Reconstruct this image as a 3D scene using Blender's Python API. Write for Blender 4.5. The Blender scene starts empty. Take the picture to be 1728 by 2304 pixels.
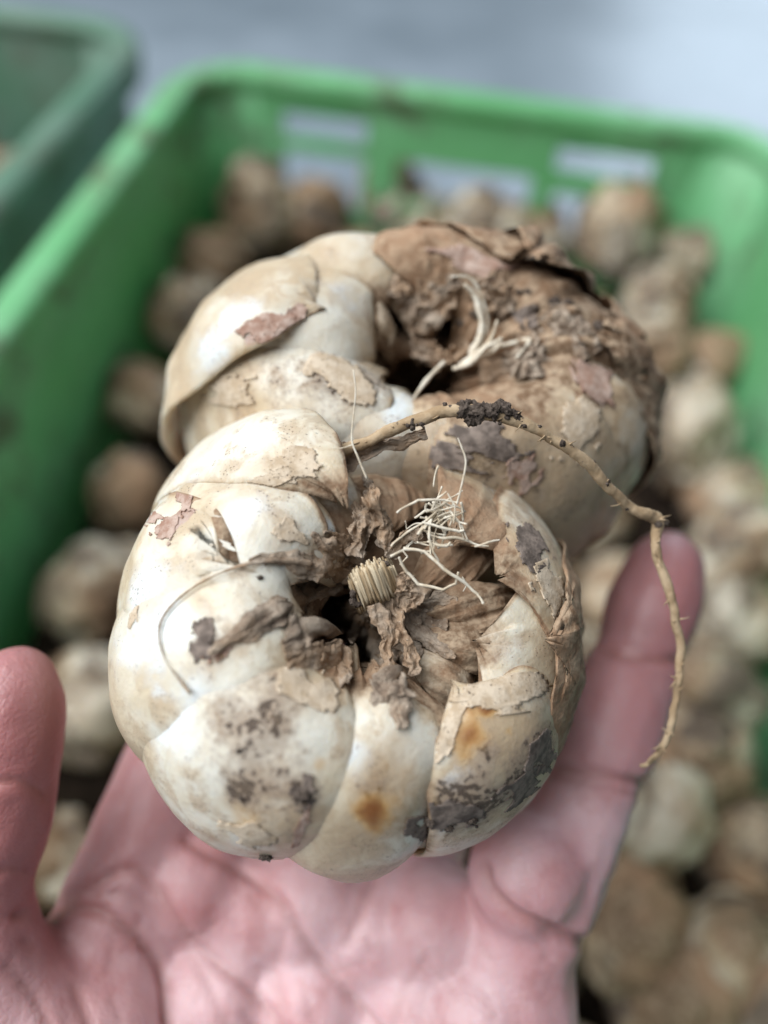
import bpy, bmesh, math, random
import numpy as np
from mathutils import Vector, Matrix
from mathutils.bvhtree import BVHTree

# ------------------------------------------------------------------ camera, world, light
scene = bpy.context.scene
COL = scene.collection
FPX, CX, CY = 1795.0, 864.0, 1152.0            # photograph's lens in pixels of the 1728x2304 frame
PITCH, ROLL = math.radians(51.0), math.radians(4.8)
CAM = np.array([0.0, 0.0, 0.526])
_f = np.array([0, math.cos(PITCH), -math.sin(PITCH)])
_r = np.array([1.0, 0, 0]); _u = np.cross(_r, _f)
AX = math.cos(ROLL) * _r + math.sin(ROLL) * _u      # picture right
AY = -math.sin(ROLL) * _r + math.cos(ROLL) * _u     # picture up
AZ = _f                                             # view direction

def P(u, v, d):
    return CAM + d * (AZ + (u - CX) / FPX * AX - (v - CY) / FPX * AY)

def project(X):
    q = X - CAM
    z = q @ AZ
    return np.stack([CX + FPX * (q @ AX) / z, CY - FPX * (q @ AY) / z, z], -1)

cam_data = bpy.data.cameras.new('camera')
cam = bpy.data.objects.new('camera', cam_data)
COL.objects.link(cam)
M = Matrix([[AX[i], AY[i], -AZ[i], CAM[i]] for i in range(3)] + [[0, 0, 0, 1]])
cam.matrix_world = M
cam_data.sensor_fit = 'HORIZONTAL'; cam_data.sensor_width = 36.0
cam_data.lens = FPX / 1728 * 36
cam_data.clip_start = 0.01; cam_data.clip_end = 60
cam_data.dof.use_dof = True
cam_data.dof.focus_distance = 0.132
cam_data.dof.aperture_fstop = cam_data.lens / 5.8
scene.camera = cam

world = bpy.data.worlds.new('World'); scene.world = world
world.use_nodes = True
wbg = world.node_tree.nodes['Background']
wbg.inputs[0].default_value = (0.62, 0.72, 0.85, 1); wbg.inputs[1].default_value = 0.115

def area(name, loc, target, size, power, color):
    l = bpy.data.lights.new(name, 'AREA'); l.shape = 'RECTANGLE'
    l.size, l.size_y = size; l.energy = power; l.color = color
    o = bpy.data.objects.new(name, l); COL.objects.link(o)
    o.location = loc
    o.rotation_euler = (Vector(target) - Vector(loc)).to_track_quat('-Z', 'Y').to_euler()
    return o
area('window_light', (-0.95, 0.10, 1.75), (0.0, 0.25, 0.3), (1.8, 1.7), 56, (0.95, 0.975, 1.0))
area('doorway_light', (2.2, 5.6, 2.0), (1.0, 3.2, 0.0), (2.0, 2.0), 85, (0.72, 0.86, 1.0))

scene.view_settings.view_transform = 'Standard'
scene.view_settings.look = 'None'
scene.view_settings.exposure = 0.10
scene.view_settings.gamma = 1.0
scene.render.engine = 'CYCLES'
scene.cycles.use_denoising = True
scene.cycles.max_bounces = 5; scene.cycles.diffuse_bounces = 3
scene.cycles.use_adaptive_sampling = True; scene.cycles.adaptive_threshold = 0.02

# ------------------------------------------------------------------ numeric helpers
def hash3(ix, iy, iz, seed):
    h = (ix * 374761393 + iy * 668265263 + iz * 2147483647 + seed * 974634777) & 0xFFFFFFFF
    h = ((h ^ (h >> 13)) * 1274126177) & 0xFFFFFFFF
    h = h ^ (h >> 16)
    return (h & 0xFFFF) / 65535.0

def vnoise(X, scale, seed=0):
    q = np.asarray(X) * scale + 1000.0
    i = np.floor(q).astype(np.int64); f = q - i; f = f * f * (3 - 2 * f)
    out = 0
    for a in (0, 1):
        for b in (0, 1):
            for c in (0, 1):
                w = (f[..., 0] if a else 1 - f[..., 0]) * (f[..., 1] if b else 1 - f[..., 1]) * (f[..., 2] if c else 1 - f[..., 2])
                out = out + w * hash3(i[..., 0] + a, i[..., 1] + b, i[..., 2] + c, seed)
    return out * 2 - 1

def fbm(X, scale, seed=0, octv=3):
    s = 0; a = 1
    for k in range(octv):
        s = s + a * vnoise(X, scale * 2 ** k, seed + k * 17); a *= 0.5
    return s

def sstep(x, a, b):
    t = np.clip((x - a) / (b - a), 0, 1)
    return t * t * (3 - 2 * t)

def catmull(pts, n):
    p = np.array(pts, float); m = len(p)
    q = np.vstack([2 * p[0] - p[1], p, 2 * p[-1] - p[-2]])
    t = np.linspace(0, m - 1 - 1e-9, n); i = t.astype(int); f = (t - i)[:, None]
    a, b, c, d = q[i], q[i + 1], q[i + 2], q[i + 3]
    return 0.5 * (2 * b + (c - a) * f + (2 * a - 5 * b + 4 * c - d) * f ** 2 + (3 * b - a - 3 * c + d) * f ** 3)

def grid_faces(n, m, off=0, flip=False):
    i, j = np.meshgrid(np.arange(n - 1), np.arange(m - 1), indexing='ij')
    a = (i * m + j).ravel() + off
    q = np.stack([a, a + 1, a + m + 1, a + m], 1)
    return q[:, ::-1] if flip else q

def build(name, V, F, mat, parent=None, attrs=None, smooth=True, origin=None):
    V = np.asarray(V, float)
    if parent is not None:
        q = parent
        while q is not None:
            V = V - np.array(q.location); q = q.parent
    elif origin is not None:
        V = V - np.array(origin)
    me = bpy.data.meshes.new(name)
    me.from_pydata(V.tolist(), [], [list(map(int, f)) for f in F])
    if smooth:
        me.polygons.foreach_set('use_smooth', np.ones(len(me.polygons), bool))
    for k, a in (attrs or {}).items():
        at = me.attributes.new(k, 'FLOAT', 'POINT'); at.data.foreach_set('value', np.asarray(a, np.float32))
    me.materials.append(mat)
    me.update()
    o = bpy.data.objects.new(name, me); COL.objects.link(o)
    if parent is not None:
        o.parent = parent
    elif origin is not None:
        o.location = origin
    return o

def empty(name, loc, label, cat, group=None):
    o = bpy.data.objects.new(name, None); COL.objects.link(o)
    o.empty_display_size = 0.02; o.location = [float(x) for x in loc]
    tag(o, label, cat, group)
    return o

def tag(o, label, cat, group=None):
    o['label'] = label; o['category'] = cat
    if group: o['group'] = group
    return o

# ------------------------------------------------------------------ materials
class NT:
    def __init__(s, name):
        s.m = bpy.data.materials.new(name); s.m.use_nodes = True
        s.t = s.m.node_tree; s.b = s.t.nodes['Principled BSDF']
        s.co = s.t.nodes.new('ShaderNodeTexCoord').outputs['Object']
    def n(s, ty, **kw):
        x = s.t.nodes.new(ty)
        for k, v in kw.items(): setattr(x, k, v)
        return x
    def put(s, sock, v):
        if isinstance(v, bpy.types.NodeSocket): s.t.links.new(v, sock)
        else: sock.default_value = v
    def noise(s, scale, detail=4, rough=0.55, vec=None, dist=0.0):
        x = s.n('ShaderNodeTexNoise'); s.put(x.inputs['Vector'], vec or s.co)
        x.inputs['Scale'].default_value = scale; x.inputs['Detail'].default_value = detail
        x.inputs['Roughness'].default_value = rough; x.inputs['Distortion'].default_value = dist
        return x.outputs[0]
    def stretch(s, sc):
        x = s.n('ShaderNodeMapping'); s.put(x.inputs['Vector'], s.co); x.inputs['Scale'].default_value = sc
        return x.outputs[0]
    def ramp(s, v, a, b):
        x = s.n('ShaderNodeMapRange'); x.interpolation_type = 'SMOOTHSTEP'
        s.put(x.inputs[0], v); x.inputs[1].default_value = a; x.inputs[2].default_value = b
        return x.outputs[0]
    def math(s, op, a, b=0.0):
        x = s.n('ShaderNodeMath', operation=op); s.put(x.inputs[0], a); s.put(x.inputs[1], b)
        return x.outputs[0]
    def attr(s, name):
        return s.n('ShaderNodeAttribute', attribute_name=name).outputs['Fac']
    def mix(s, fac, a, b):
        x = s.n('ShaderNodeMix', data_type='RGBA'); s.put(x.inputs[0], fac)
        for k, v in ((6, a), (7, b)):
            s.put(x.inputs[k], v if isinstance(v, bpy.types.NodeSocket) else (*v, 1))
        return x.outputs[2]
    def fmix(s, fac, a, b):
        x = s.n('ShaderNodeMix', data_type='FLOAT'); s.put(x.inputs[0], fac); s.put(x.inputs[2], a); s.put(x.inputs[3], b)
        return x.outputs[0]
    def bump(s, h, strength, dist):
        x = s.n('ShaderNodeBump'); s.put(x.inputs['Height'], h); x.inputs['Strength'].default_value = strength
        x.inputs['Distance'].default_value = dist
        s.put(s.b.inputs['Normal'], x.outputs[0])
    def done(s, col, rough, spec=0.4):
        s.put(s.b.inputs['Base Color'], col); s.put(s.b.inputs['Roughness'], rough)
        s.b.inputs['Specular IOR Level'].default_value = spec
        return s.m

def bulb_material(name, tan=0.5, dirt=0.5, film_amt=0.62, film_dark=1.0, cream=(0.74, 0.66, 0.52), white=(0.80, 0.79, 0.74)):
    k = NT(name)
    big = k.noise(45, 3, 0.6); mid = k.noise(170, 4, 0.65, dist=0.4); fine = k.noise(800, 3, 0.6)
    vfine = k.noise(2400, 1, 0.6)
    col = k.mix(k.ramp(big, 0.38, 0.62), white, cream)
    vein = k.noise(120, 5, 0.65, vec=k.stretch((1.0, 1.0, 0.25)), dist=0.8)
    col = k.mix(k.math('MULTIPLY', k.ramp(vein, 0.50, 0.70), 0.45), col, (0.60, 0.50, 0.35))
    # thin tan skin still clinging in patches
    skin = k.ramp(k.math('ADD', mid, k.math('MULTIPLY', big, 0.6)), 0.98 - 0.28 * tan, 1.08 - 0.18 * tan)
    col = k.mix(k.math('MULTIPLY', skin, 0.65), col, (0.52, 0.40, 0.27))
    tn = k.ramp(k.math('ADD', k.attr('tan'), k.math('ADD', k.math('MULTIPLY', k.math('SUBTRACT', mid, 0.5), 1.1), k.math('MULTIPLY', k.math('SUBTRACT', big, 0.5), 0.8))), -0.02, 0.90)
    col = k.mix(k.math('MULTIPLY', tn, 0.8), col, k.mix(mid, (0.58, 0.44, 0.28), (0.44, 0.31, 0.20)))
    # bare washed flesh
    bare = k.ramp(k.math('ADD', k.attr('bare'), k.math('MULTIPLY', k.math('SUBTRACT', mid, 0.5), 1.8)), 0.25, 0.85)
    col = k.mix(k.math('MULTIPLY', bare, 0.8), col, (0.80, 0.85, 0.86))
    # greyish soil film
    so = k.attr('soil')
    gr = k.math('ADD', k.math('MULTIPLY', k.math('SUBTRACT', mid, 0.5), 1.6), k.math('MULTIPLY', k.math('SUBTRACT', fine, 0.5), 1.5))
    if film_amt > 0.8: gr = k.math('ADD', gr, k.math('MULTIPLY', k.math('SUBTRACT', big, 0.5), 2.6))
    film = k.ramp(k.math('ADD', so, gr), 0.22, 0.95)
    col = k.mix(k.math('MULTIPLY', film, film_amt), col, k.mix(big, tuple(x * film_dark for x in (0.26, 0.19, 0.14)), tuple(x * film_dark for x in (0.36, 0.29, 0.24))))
    crumb = k.ramp(k.math('ADD', k.math('MULTIPLY', so, 0.20), k.math('ADD', k.math('MULTIPLY', fine, 0.62), k.math('MULTIPLY', mid, 0.38))), 0.705, 0.76)
    col = k.mix(k.math('MULTIPLY', crumb, 0.9), col, (0.085, 0.06, 0.045))
    speck = k.ramp(k.math('ADD', k.math('MULTIPLY', vfine, 0.6), k.math('MULTIPLY', mid, 0.4)), 0.675 - 0.02 * dirt, 0.72 - 0.02 * dirt)
    col = k.mix(k.math('MULTIPLY', speck, 0.7), col, (0.16, 0.11, 0.08))
    # rust coloured rot spots
    ru = k.math('ADD', k.attr('rust'), k.math('MULTIPLY', k.math('SUBTRACT', mid, 0.5), 0.7))
    col = k.mix(k.math('MULTIPLY', k.ramp(ru, 0.10, 0.85), 0.75), col, (0.60, 0.34, 0.10))
    col = k.mix(k.ramp(ru, 0.45, 1.15), col, (0.27, 0.10, 0.03))
    # pinkish brown peeled skin
    pk = k.ramp(k.math('ADD', k.attr('pink'), k.math('MULTIPLY', k.math('SUBTRACT', mid, 0.5), 0.5)), 0.42, 0.52)
    col = k.mix(pk, col, k.mix(k.ramp(mid, 0.35, 0.65), (0.33, 0.185, 0.135), (0.53, 0.40, 0.335)))
    # dry papery tips and margins
    dr = k.attr('dry')
    fib = k.noise(380, 3, 0.7)
    dcol = k.mix(k.ramp(fib, 0.35, 0.68), (0.17, 0.10, 0.055), (0.46, 0.345, 0.235))
    dcol = k.mix(k.ramp(big, 0.40, 0.65), dcol, k.mix(fib, (0.27, 0.13, 0.06), (0.50, 0.36, 0.24)))
    dfac = k.ramp(k.math('ADD', dr, k.math('MULTIPLY', k.math('SUBTRACT', mid, 0.5), 0.9)), 0.32, 0.68)
    halo = k.ramp(k.math('ADD', dr, k.math('MULTIPLY', k.math('SUBTRACT', mid, 0.5), 0.9)), 0.08, 0.45)
    col = k.mix(k.math('MULTIPLY', halo, 0.6), col, (0.58, 0.43, 0.27))
    col = k.mix(dfac, col, dcol)
    rough = k.fmix(k.math('MAXIMUM', dfac, film), 0.42, 0.85)
    h = k.math('ADD', k.math('MULTIPLY', mid, 0.6), k.math('MULTIPLY', fine, 0.35))
    h = k.math('ADD', h, k.math('MULTIPLY', k.math('MULTIPLY', fib, dr), 1.5))
    k.bump(h, 0.35, 0.0012)
    k.b.inputs['Subsurface Weight'].default_value = 0.0
    k.put(k.b.inputs['Subsurface Weight'], k.fmix(dfac, 0.22, 0.0))
    k.b.inputs['Subsurface Radius'].default_value = (1.0, 0.75, 0.5)
    k.b.inputs['Subsurface Scale'].default_value = 0.004
    return k.done(col, rough, 0.35)

MAT_BULB = bulb_material('bulb_flesh', tan=0.85, dirt=3.0, cream=(0.67, 0.57, 0.41), white=(0.77, 0.74, 0.645))
MAT_BULB_BACK = bulb_material('bulb_flesh_weathered', tan=0.85, dirt=2.8, cream=(0.62, 0.51, 0.36), white=(0.73, 0.69, 0.59))
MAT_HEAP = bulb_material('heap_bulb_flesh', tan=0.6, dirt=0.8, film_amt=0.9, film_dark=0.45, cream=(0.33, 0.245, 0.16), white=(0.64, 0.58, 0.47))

def dry_material():
    k = NT('dry_membrane')
    a = k.noise(300, 6, 0.7); b = k.noise(1500, 4, 0.7); c = k.noise(90, 4, 0.6)
    col = k.mix(k.ramp(a, 0.32, 0.68), (0.22, 0.16, 0.115), (0.49, 0.405, 0.32))
    col = k.mix(k.ramp(c, 0.42, 0.62), col, k.mix(b, (0.30, 0.18, 0.10), (0.54, 0.40, 0.28)))
    col = k.mix(k.ramp(b, 0.60, 0.70), col, (0.62, 0.53, 0.42))
    k.bump(k.math('ADD', a, k.math('MULTIPLY', b, 0.6)), 0.7, 0.0009)
    k.b.inputs['Transmission Weight'].default_value = 0.0
    return k.done(col, 0.85, 0.2)
MAT_DRY = dry_material()

def simple(name, c1, c2, scale, rough, bumpd=0.0005, strength=0.4, spec=0.3):
    k = NT(name)
    a = k.noise(scale, 5, 0.65); b = k.noise(scale * 4.3, 4, 0.6)
    k.bump(k.math('ADD', a, k.math('MULTIPLY', b, 0.5)), strength, bumpd)
    return k.done(k.mix(k.ramp(a, 0.35, 0.65), c1, c2), rough, spec)
MAT_ROOT = simple('root_bark', (0.36, 0.25, 0.145), (0.52, 0.39, 0.25), 260, 0.85, 0.0004, 0.6)
MAT_ROOTLET = simple('pale_rootlet', (0.60, 0.50, 0.36), (0.80, 0.74, 0.62), 500, 0.7, 0.0002, 0.3)
MAT_SOIL = simple('soil', (0.085, 0.065, 0.053), (0.19, 0.15, 0.122), 700, 0.95, 0.0012, 0.9, 0.15)
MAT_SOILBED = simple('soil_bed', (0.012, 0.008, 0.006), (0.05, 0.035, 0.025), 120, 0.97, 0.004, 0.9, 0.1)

def stub_material():
    k = NT('cut_stem_fibre')
    a = k.attr('fibre'); b = k.noise(900, 4, 0.6)
    v = k.math('ADD', k.math('MULTIPLY', a, 0.9), k.math('MULTIPLY', b, 0.1))
    col = k.mix(k.ramp(v, 0.25, 0.75), (0.40, 0.29, 0.17), (0.68, 0.57, 0.40))
    k.bump(v, 0.3, 0.0003)
    return k.done(col, 0.8, 0.2)
MAT_STUB = stub_material()

def skin_material():
    k = NT('skin')
    big = k.noise(38, 4, 0.55); mid = k.noise(130, 5, 0.6); fine = k.noise(1400, 3, 0.6)
    col = k.mix(k.ramp(big, 0.36, 0.64), (0.68, 0.375, 0.39), (0.775, 0.54, 0.565))
    col = k.mix(k.math('MULTIPLY', k.ramp(mid, 0.50, 0.72), 0.5), col, (0.55, 0.24, 0.235))
    col = k.mix(k.math('MULTIPLY', k.attr('flush_shade'), 0.85), col, (0.36, 0.13, 0.125))  # redder skin, with shade on thumb and outer finger painted in
    col = k.mix(k.math('MULTIPLY', k.attr('crease'), 0.55), col, (0.42, 0.17, 0.14))
    vo = k.n('ShaderNodeTexVoronoi', feature='DISTANCE_TO_EDGE'); k.put(vo.inputs['Vector'], k.co); vo.inputs['Scale'].default_value = 620
    k.bump(k.math('ADD', k.math('MULTIPLY', k.ramp(vo.outputs[0], 0, 0.25), 0.18), k.math('ADD', k.math('MULTIPLY', fine, 0.6), k.math('MULTIPLY', mid, 1.5))), 0.32, 0.0007)
    k.b.inputs['Subsurface Weight'].default_value = 0.35
    k.b.inputs['Subsurface Radius'].default_value = (1.0, 0.35, 0.2)
    k.b.inputs['Subsurface Scale'].default_value = 0.005
    return k.done(col, k.fmix(mid, 0.32, 0.50), 0.5)
MAT_SKIN = skin_material()

def crate_material(name, c1, c2, dust):
    k = NT(name)
    a = k.noise(9, 5, 0.6); b = k.noise(40, 5, 0.65)
    col = k.mix(k.ramp(a, 0.35, 0.65), c1, c2)
    v = k.math('ADD', k.math('MULTIPLY', a, 0.5), k.math('MULTIPLY', b, 0.5))
    col = k.mix(k.math('MULTIPLY', k.ramp(v, 0.50, 0.62), dust), col, (0.17, 0.13, 0.08))
    k.bump(b, 0.2, 0.001)
    m = k.done(col, k.fmix(k.ramp(v, 0.5, 0.62), 0.38, 0.8), 0.45)
    tr = k.n('ShaderNodeBsdfTranslucent'); k.put(tr.inputs['Color'], col)
    mx = k.n('ShaderNodeMixShader'); mx.inputs[0].default_value = 0.38
    k.t.links.new(k.b.outputs[0], mx.inputs[1]); k.t.links.new(tr.outputs[0], mx.inputs[2])
    k.t.links.new(mx.outputs[0], k.t.nodes['Material Output'].inputs['Surface'])
    return m
MAT_CRATE = crate_material('green_plastic', (0.25, 0.68, 0.31), (0.37, 0.80, 0.45), 0.75)
MAT_CRATE_OLD = crate_material('faded_green_plastic', (0.17, 0.36, 0.24), (0.30, 0.45, 0.36), 0.5)

def floor_material():
    k = NT('concrete')
    a = k.noise(3.0, 5, 0.6); b = k.noise(60, 5, 0.6)
    col = k.mix(k.ramp(a, 0.3, 0.7), (0.28, 0.345, 0.40), (0.42, 0.50, 0.57))
    col = k.mix(k.math('MULTIPLY', k.ramp(b, 0.5, 0.75), 0.3), col, (0.22, 0.23, 0.24))
    k.bump(b, 0.15, 0.002)
    return k.done(col, 0.38, 0.5)
MAT_FLOOR = floor_material()

# ------------------------------------------------------------------ the setting
fl = build('floor', [(-12, -8, 0), (12, -8, 0), (12, 16, 0), (-12, 16, 0)], [(0, 1, 2, 3)], MAT_FLOOR, smooth=False)
fl['kind'] = 'structure'; fl['label'] = 'smooth blue grey concrete floor under the crates'

# ------------------------------------------------------------------ crates
def crate(root, W, L, H, mat, slots_back):
    """root at the middle of the crate's underside; local axes through matrix of yaw"""
    yaw = root.rotation_euler.z
    cr, th = 0.045, 0.004
    def path(inset):
        r = max(cr - inset, 0.004); w, l = W / 2 - inset, L / 2 - inset
        pts, nrm = [], []
        for cxs, cys, a0 in ((1, 1, 0), (-1, 1, 90), (-1, -1, 180), (1, -1, 270)):
            for k in range(9):
                a = math.radians(a0 + 90 * k / 8)
                pts.append((cxs * (w - r) + r * math.cos(a), cys * (l - r) + r * math.sin(a))); nrm.append((math.cos(a), math.sin(a)))
        return np.array(pts), np.array(nrm)
    # four walls, each a grid of cells with the slot cells left open
    def wall(name, A, B, slots, nx=48):
        # A,B: outer-face end points (2D); slots: (x0,x1,z0,z1) in metres along / up
        A = np.array(A); B = np.array(B); d = B - A; ln = np.hypot(*d); d = d / ln; nin = np.array([-d[1], d[0]])
        xs = sorted(set([0, ln] + [s[0] for s in slots] + [s[1] for s in slots]))
        zs = sorted(set([0.004, H - 0.003] + [s[2] for s in slots] + [s[3] for s in slots]))
        bm = bmesh.new(); vm = {}
        def vert(i, j, kk):
            if (i, j, kk) not in vm:
                q = A + d * xs[i] + nin * (th * kk)
                taper = 0.012 * (1 - zs[j] / H)
                q = q + nin * taper
                vm[(i, j, kk)] = bm.verts.new((q[0], q[1], zs[j]))
            return vm[(i, j, kk)]
        def openc(i, j):
            if i < 0 or j < 0 or i >= len(xs) - 1 or j >= len(zs) - 1: return True
            mx, mz = (xs[i] + xs[i + 1]) / 2, (zs[j] + zs[j + 1]) / 2
            return any(s[0] < mx < s[1] and s[2] < mz < s[3] for s in slots)
        for i in range(len(xs) - 1):
            for j in range(len(zs) - 1):
                if openc(i, j): continue
                bm.faces.new([vert(i, j, 0), vert(i + 1, j, 0), vert(i + 1, j + 1, 0), vert(i, j + 1, 0)])
                bm.faces.new([vert(i, j, 1), vert(i, j + 1, 1), vert(i + 1, j + 1, 1), vert(i + 1, j, 1)])
                for (di, dj, e) in ((-1, 0, ((0, 0), (0, 1))), (1, 0, ((1, 1), (1, 0))), (0, -1, ((1, 0), (0, 0))), (0, 1, ((0, 1), (1, 1)))):
                    if openc(i + di, j + dj):
                        (a, b), (c, e2) = e
                        bm.faces.new([vert(i + a, j + b, 0), vert(i + a, j + b, 1), vert(i + c, j + e2, 1), vert(i + c, j + e2, 0)])
        bmesh.ops.recalc_face_normals(bm, faces=bm.faces)
        bmesh.ops.bevel(bm, geom=[e for e in bm.edges if e.calc_face_angle(0) > 1.0], offset=0.0012, segments=2, affect='EDGES')
        me = bpy.data.meshes.new(name); bm.to_mesh(me); bm.free(); me.materials.append(mat)
        o = bpy.data.objects.new(name, me); COL.objects.link(o); o.parent = root
        return o
    w, l = W / 2, L / 2
    side = []
    n = 5
    for k in range(n):
        x0 = 0.05 + k * (L - 0.1) / n + 0.012; x1 = 0.05 + (k + 1) * (L - 0.1) / n - 0.012
        side.append((x0 - cr, x1 - cr, 0.03, 0.075))
    wall('wall', (w, -l + cr), (w, l - cr), side)
    wall('wall', (w - cr, l), (-w + cr, l), slots_back)
    wall('wall', (-w, l - cr), (-w, -l + cr), side)
    wall('wall', (-w + cr, -l), (w - cr, -l), slots_back)
    # rounded corner posts
    for sx, sy, a0 in ((1, 1, 0), (-1, 1, 90), (-1, -1, 180), (1, -1, 270)):
        V = []; zs = [0.004, 0.1, 0.2, H - 0.003]
        for z in zs:
            tp = 0.012 * (1 - z / H)
            for k in range(9):
                a = math.radians(a0 + 90 * k / 8)
                for rr in (cr, cr - th - 0.001):
                    V.append((sx * (w - cr - tp) + rr * math.cos(a), sy * (l - cr - tp) + rr * math.sin(a), z))
        F = []
        for j in range(3):
            for k in range(8):
                b = j * 18 + k * 2; t = b + 18
                F += [(b, b + 2, t + 2, t), (b + 1, t + 1, t + 3, b + 3)]
        F += [(54 + k * 2, 56 + k * 2, 57 + k * 2, 55 + k * 2) for k in range(8)]
        me = bpy.data.meshes.new('corner_post'); me.from_pydata(V, [], F); me.materials.append(mat)
        me.polygons.foreach_set('use_smooth', np.ones(len(F), bool))
        o = bpy.data.objects.new('corner_post', me); COL.objects.link(o); o.parent = root
    # rolled rim: profile swept round the top
    prof = [(-0.001, H - 0.030), (-0.0035, H - 0.029), (-0.010, H - 0.026), (-0.0125, H - 0.010), (-0.011, H - 0.002), (-0.007, H), (0.004, H), (0.0075, H - 0.002), (0.0085, H - 0.006), (0.0075, H - 0.012), (0.0048, H - 0.014)]
    pts, nrm = path(0.0)
    V = []; m = len(prof)
    for p, q in zip(pts, nrm):
        for (o_, z) in prof:
            V.append((p[0] - q[0] * o_, p[1] - q[1] * o_, z))
    F = []
    for i in range(len(pts)):
        i2 = (i + 1) % len(pts)
        for j in range(m - 1):
            F.append((i * m + j, i2 * m + j, i2 * m + j + 1, i * m + j + 1))
    me = bpy.data.meshes.new('rim'); me.from_pydata(V, [], F); me.materials.append(mat)
    me.polygons.foreach_set('use_smooth', np.ones(len(F), bool))
    o = bpy.data.objects.new('rim', me); COL.objects.link(o); o.parent = root
    # base plate
    pb, _ = path(0.018)
    k = len(pb)
    V = [(p[0], p[1], 0.0) for p in pb] + [(p[0], p[1], 0.006) for p in pb]
    F = [tuple(range(k))[::-1], tuple(range(k, 2 * k))] + [(i, (i + 1) % k, k + (i + 1) % k, k + i) for i in range(k)]
    me = bpy.data.meshes.new('base'); me.from_pydata(V, [], F); me.materials.append(mat)
    o = bpy.data.objects.new('base', me); COL.objects.link(o); o.parent = root

CR_H, CR_W, CR_L = 0.280, 0.41, 0.60
YAW = math.radians(-5.5)
ex = np.array([math.cos(YAW), math.sin(YAW), 0]); ey = np.array([-math.sin(YAW), math.cos(YAW), 0])
BL = np.array([-0.160, 0.598, 0.0])
CRATE_C = BL + ex * CR_W / 2 - ey * CR_L / 2
Lb = CR_W - 0.09
slots = [(0.018, 0.080, CR_H - 0.0435, CR_H - 0.0245), (Lb - 0.100, Lb - 0.032, CR_H - 0.0435, CR_H - 0.0245),
         (0.104, 0.205, CR_H - 0.083, CR_H - 0.051), (0.222, 0.285, CR_H - 0.098, CR_H - 0.060), (0.018, 0.080, CR_H - 0.095, CR_H - 0.055)]
slots = [(max(0.01, Lb - b), min(Lb - 0.01, Lb - a), c, d) for a, b, c, d in slots]
c1 = empty('plastic_crate', CRATE_C, 'bright green plastic crate full of bulbs below the hand', 'crate')
c1.rotation_euler = (0, 0, YAW)
crate(c1, CR_W, CR_L, CR_H, MAT_CRATE, slots)
YAW2 = YAW
CRATE2_C = CRATE_C - ex * (CR_W + 0.058) + ey * 0.045 + np.array([0, 0, 0.0])
c2 = empty('plastic_crate', CRATE2_C, 'faded grey green plastic crate standing alongside the bright green one', 'crate')
c2.rotation_euler = (0, 0, YAW2)
crate(c2, CR_W, CR_L, CR_H, MAT_CRATE_OLD, [(a, b, 0.03, 0.075) for a, b in ((0.03, 0.15), (0.17, 0.29))])

BED = 0.145
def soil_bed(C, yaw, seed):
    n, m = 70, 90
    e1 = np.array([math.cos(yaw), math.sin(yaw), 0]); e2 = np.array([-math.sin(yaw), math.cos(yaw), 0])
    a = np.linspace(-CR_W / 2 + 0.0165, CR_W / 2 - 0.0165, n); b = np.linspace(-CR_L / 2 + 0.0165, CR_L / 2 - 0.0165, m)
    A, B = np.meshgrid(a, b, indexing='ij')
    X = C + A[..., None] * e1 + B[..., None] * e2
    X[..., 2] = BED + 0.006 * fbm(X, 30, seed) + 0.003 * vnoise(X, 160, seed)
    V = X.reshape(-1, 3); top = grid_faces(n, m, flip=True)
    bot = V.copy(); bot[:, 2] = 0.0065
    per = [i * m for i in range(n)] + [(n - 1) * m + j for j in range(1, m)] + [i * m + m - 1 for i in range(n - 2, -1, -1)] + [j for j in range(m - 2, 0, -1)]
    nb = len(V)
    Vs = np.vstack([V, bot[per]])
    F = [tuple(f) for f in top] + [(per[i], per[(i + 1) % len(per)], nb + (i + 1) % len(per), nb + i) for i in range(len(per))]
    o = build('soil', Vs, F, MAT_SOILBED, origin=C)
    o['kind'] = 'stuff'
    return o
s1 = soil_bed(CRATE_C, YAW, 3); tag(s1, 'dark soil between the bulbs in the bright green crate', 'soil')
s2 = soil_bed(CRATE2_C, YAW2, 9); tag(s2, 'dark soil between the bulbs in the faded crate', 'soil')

# ------------------------------------------------------------------ bulb scales
PROF = catmull([(0.10, -0.86), (0.50, -0.80), (0.86, -0.50), (1.0, -0.05), (0.95, 0.36), (0.76, 0.68), (0.54, 0.80), (0.36, 0.74), (0.24, 0.56), (0.19, 0.34)], 400)

PROF_CLOSED = catmull([(0.10, -0.86), (0.50, -0.80), (0.86, -0.50), (1.0, -0.05), (0.95, 0.36), (0.78, 0.66), (0.55, 0.86), (0.33, 0.97), (0.15, 1.06), (0.05, 1.12)], 400)

class Bulb:
    def __init__(s, O, e1, e2, e3, R, aniso=(1, 1, 1), prof=PROF):
        s.prof = prof
        s.O, s.E, s.R, s.an = np.array(O), np.stack([e1, e2, e3]), R, np.array(aniso)
    def w(s, X):
        return s.O + (X * s.an * s.R) @ s.E

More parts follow.
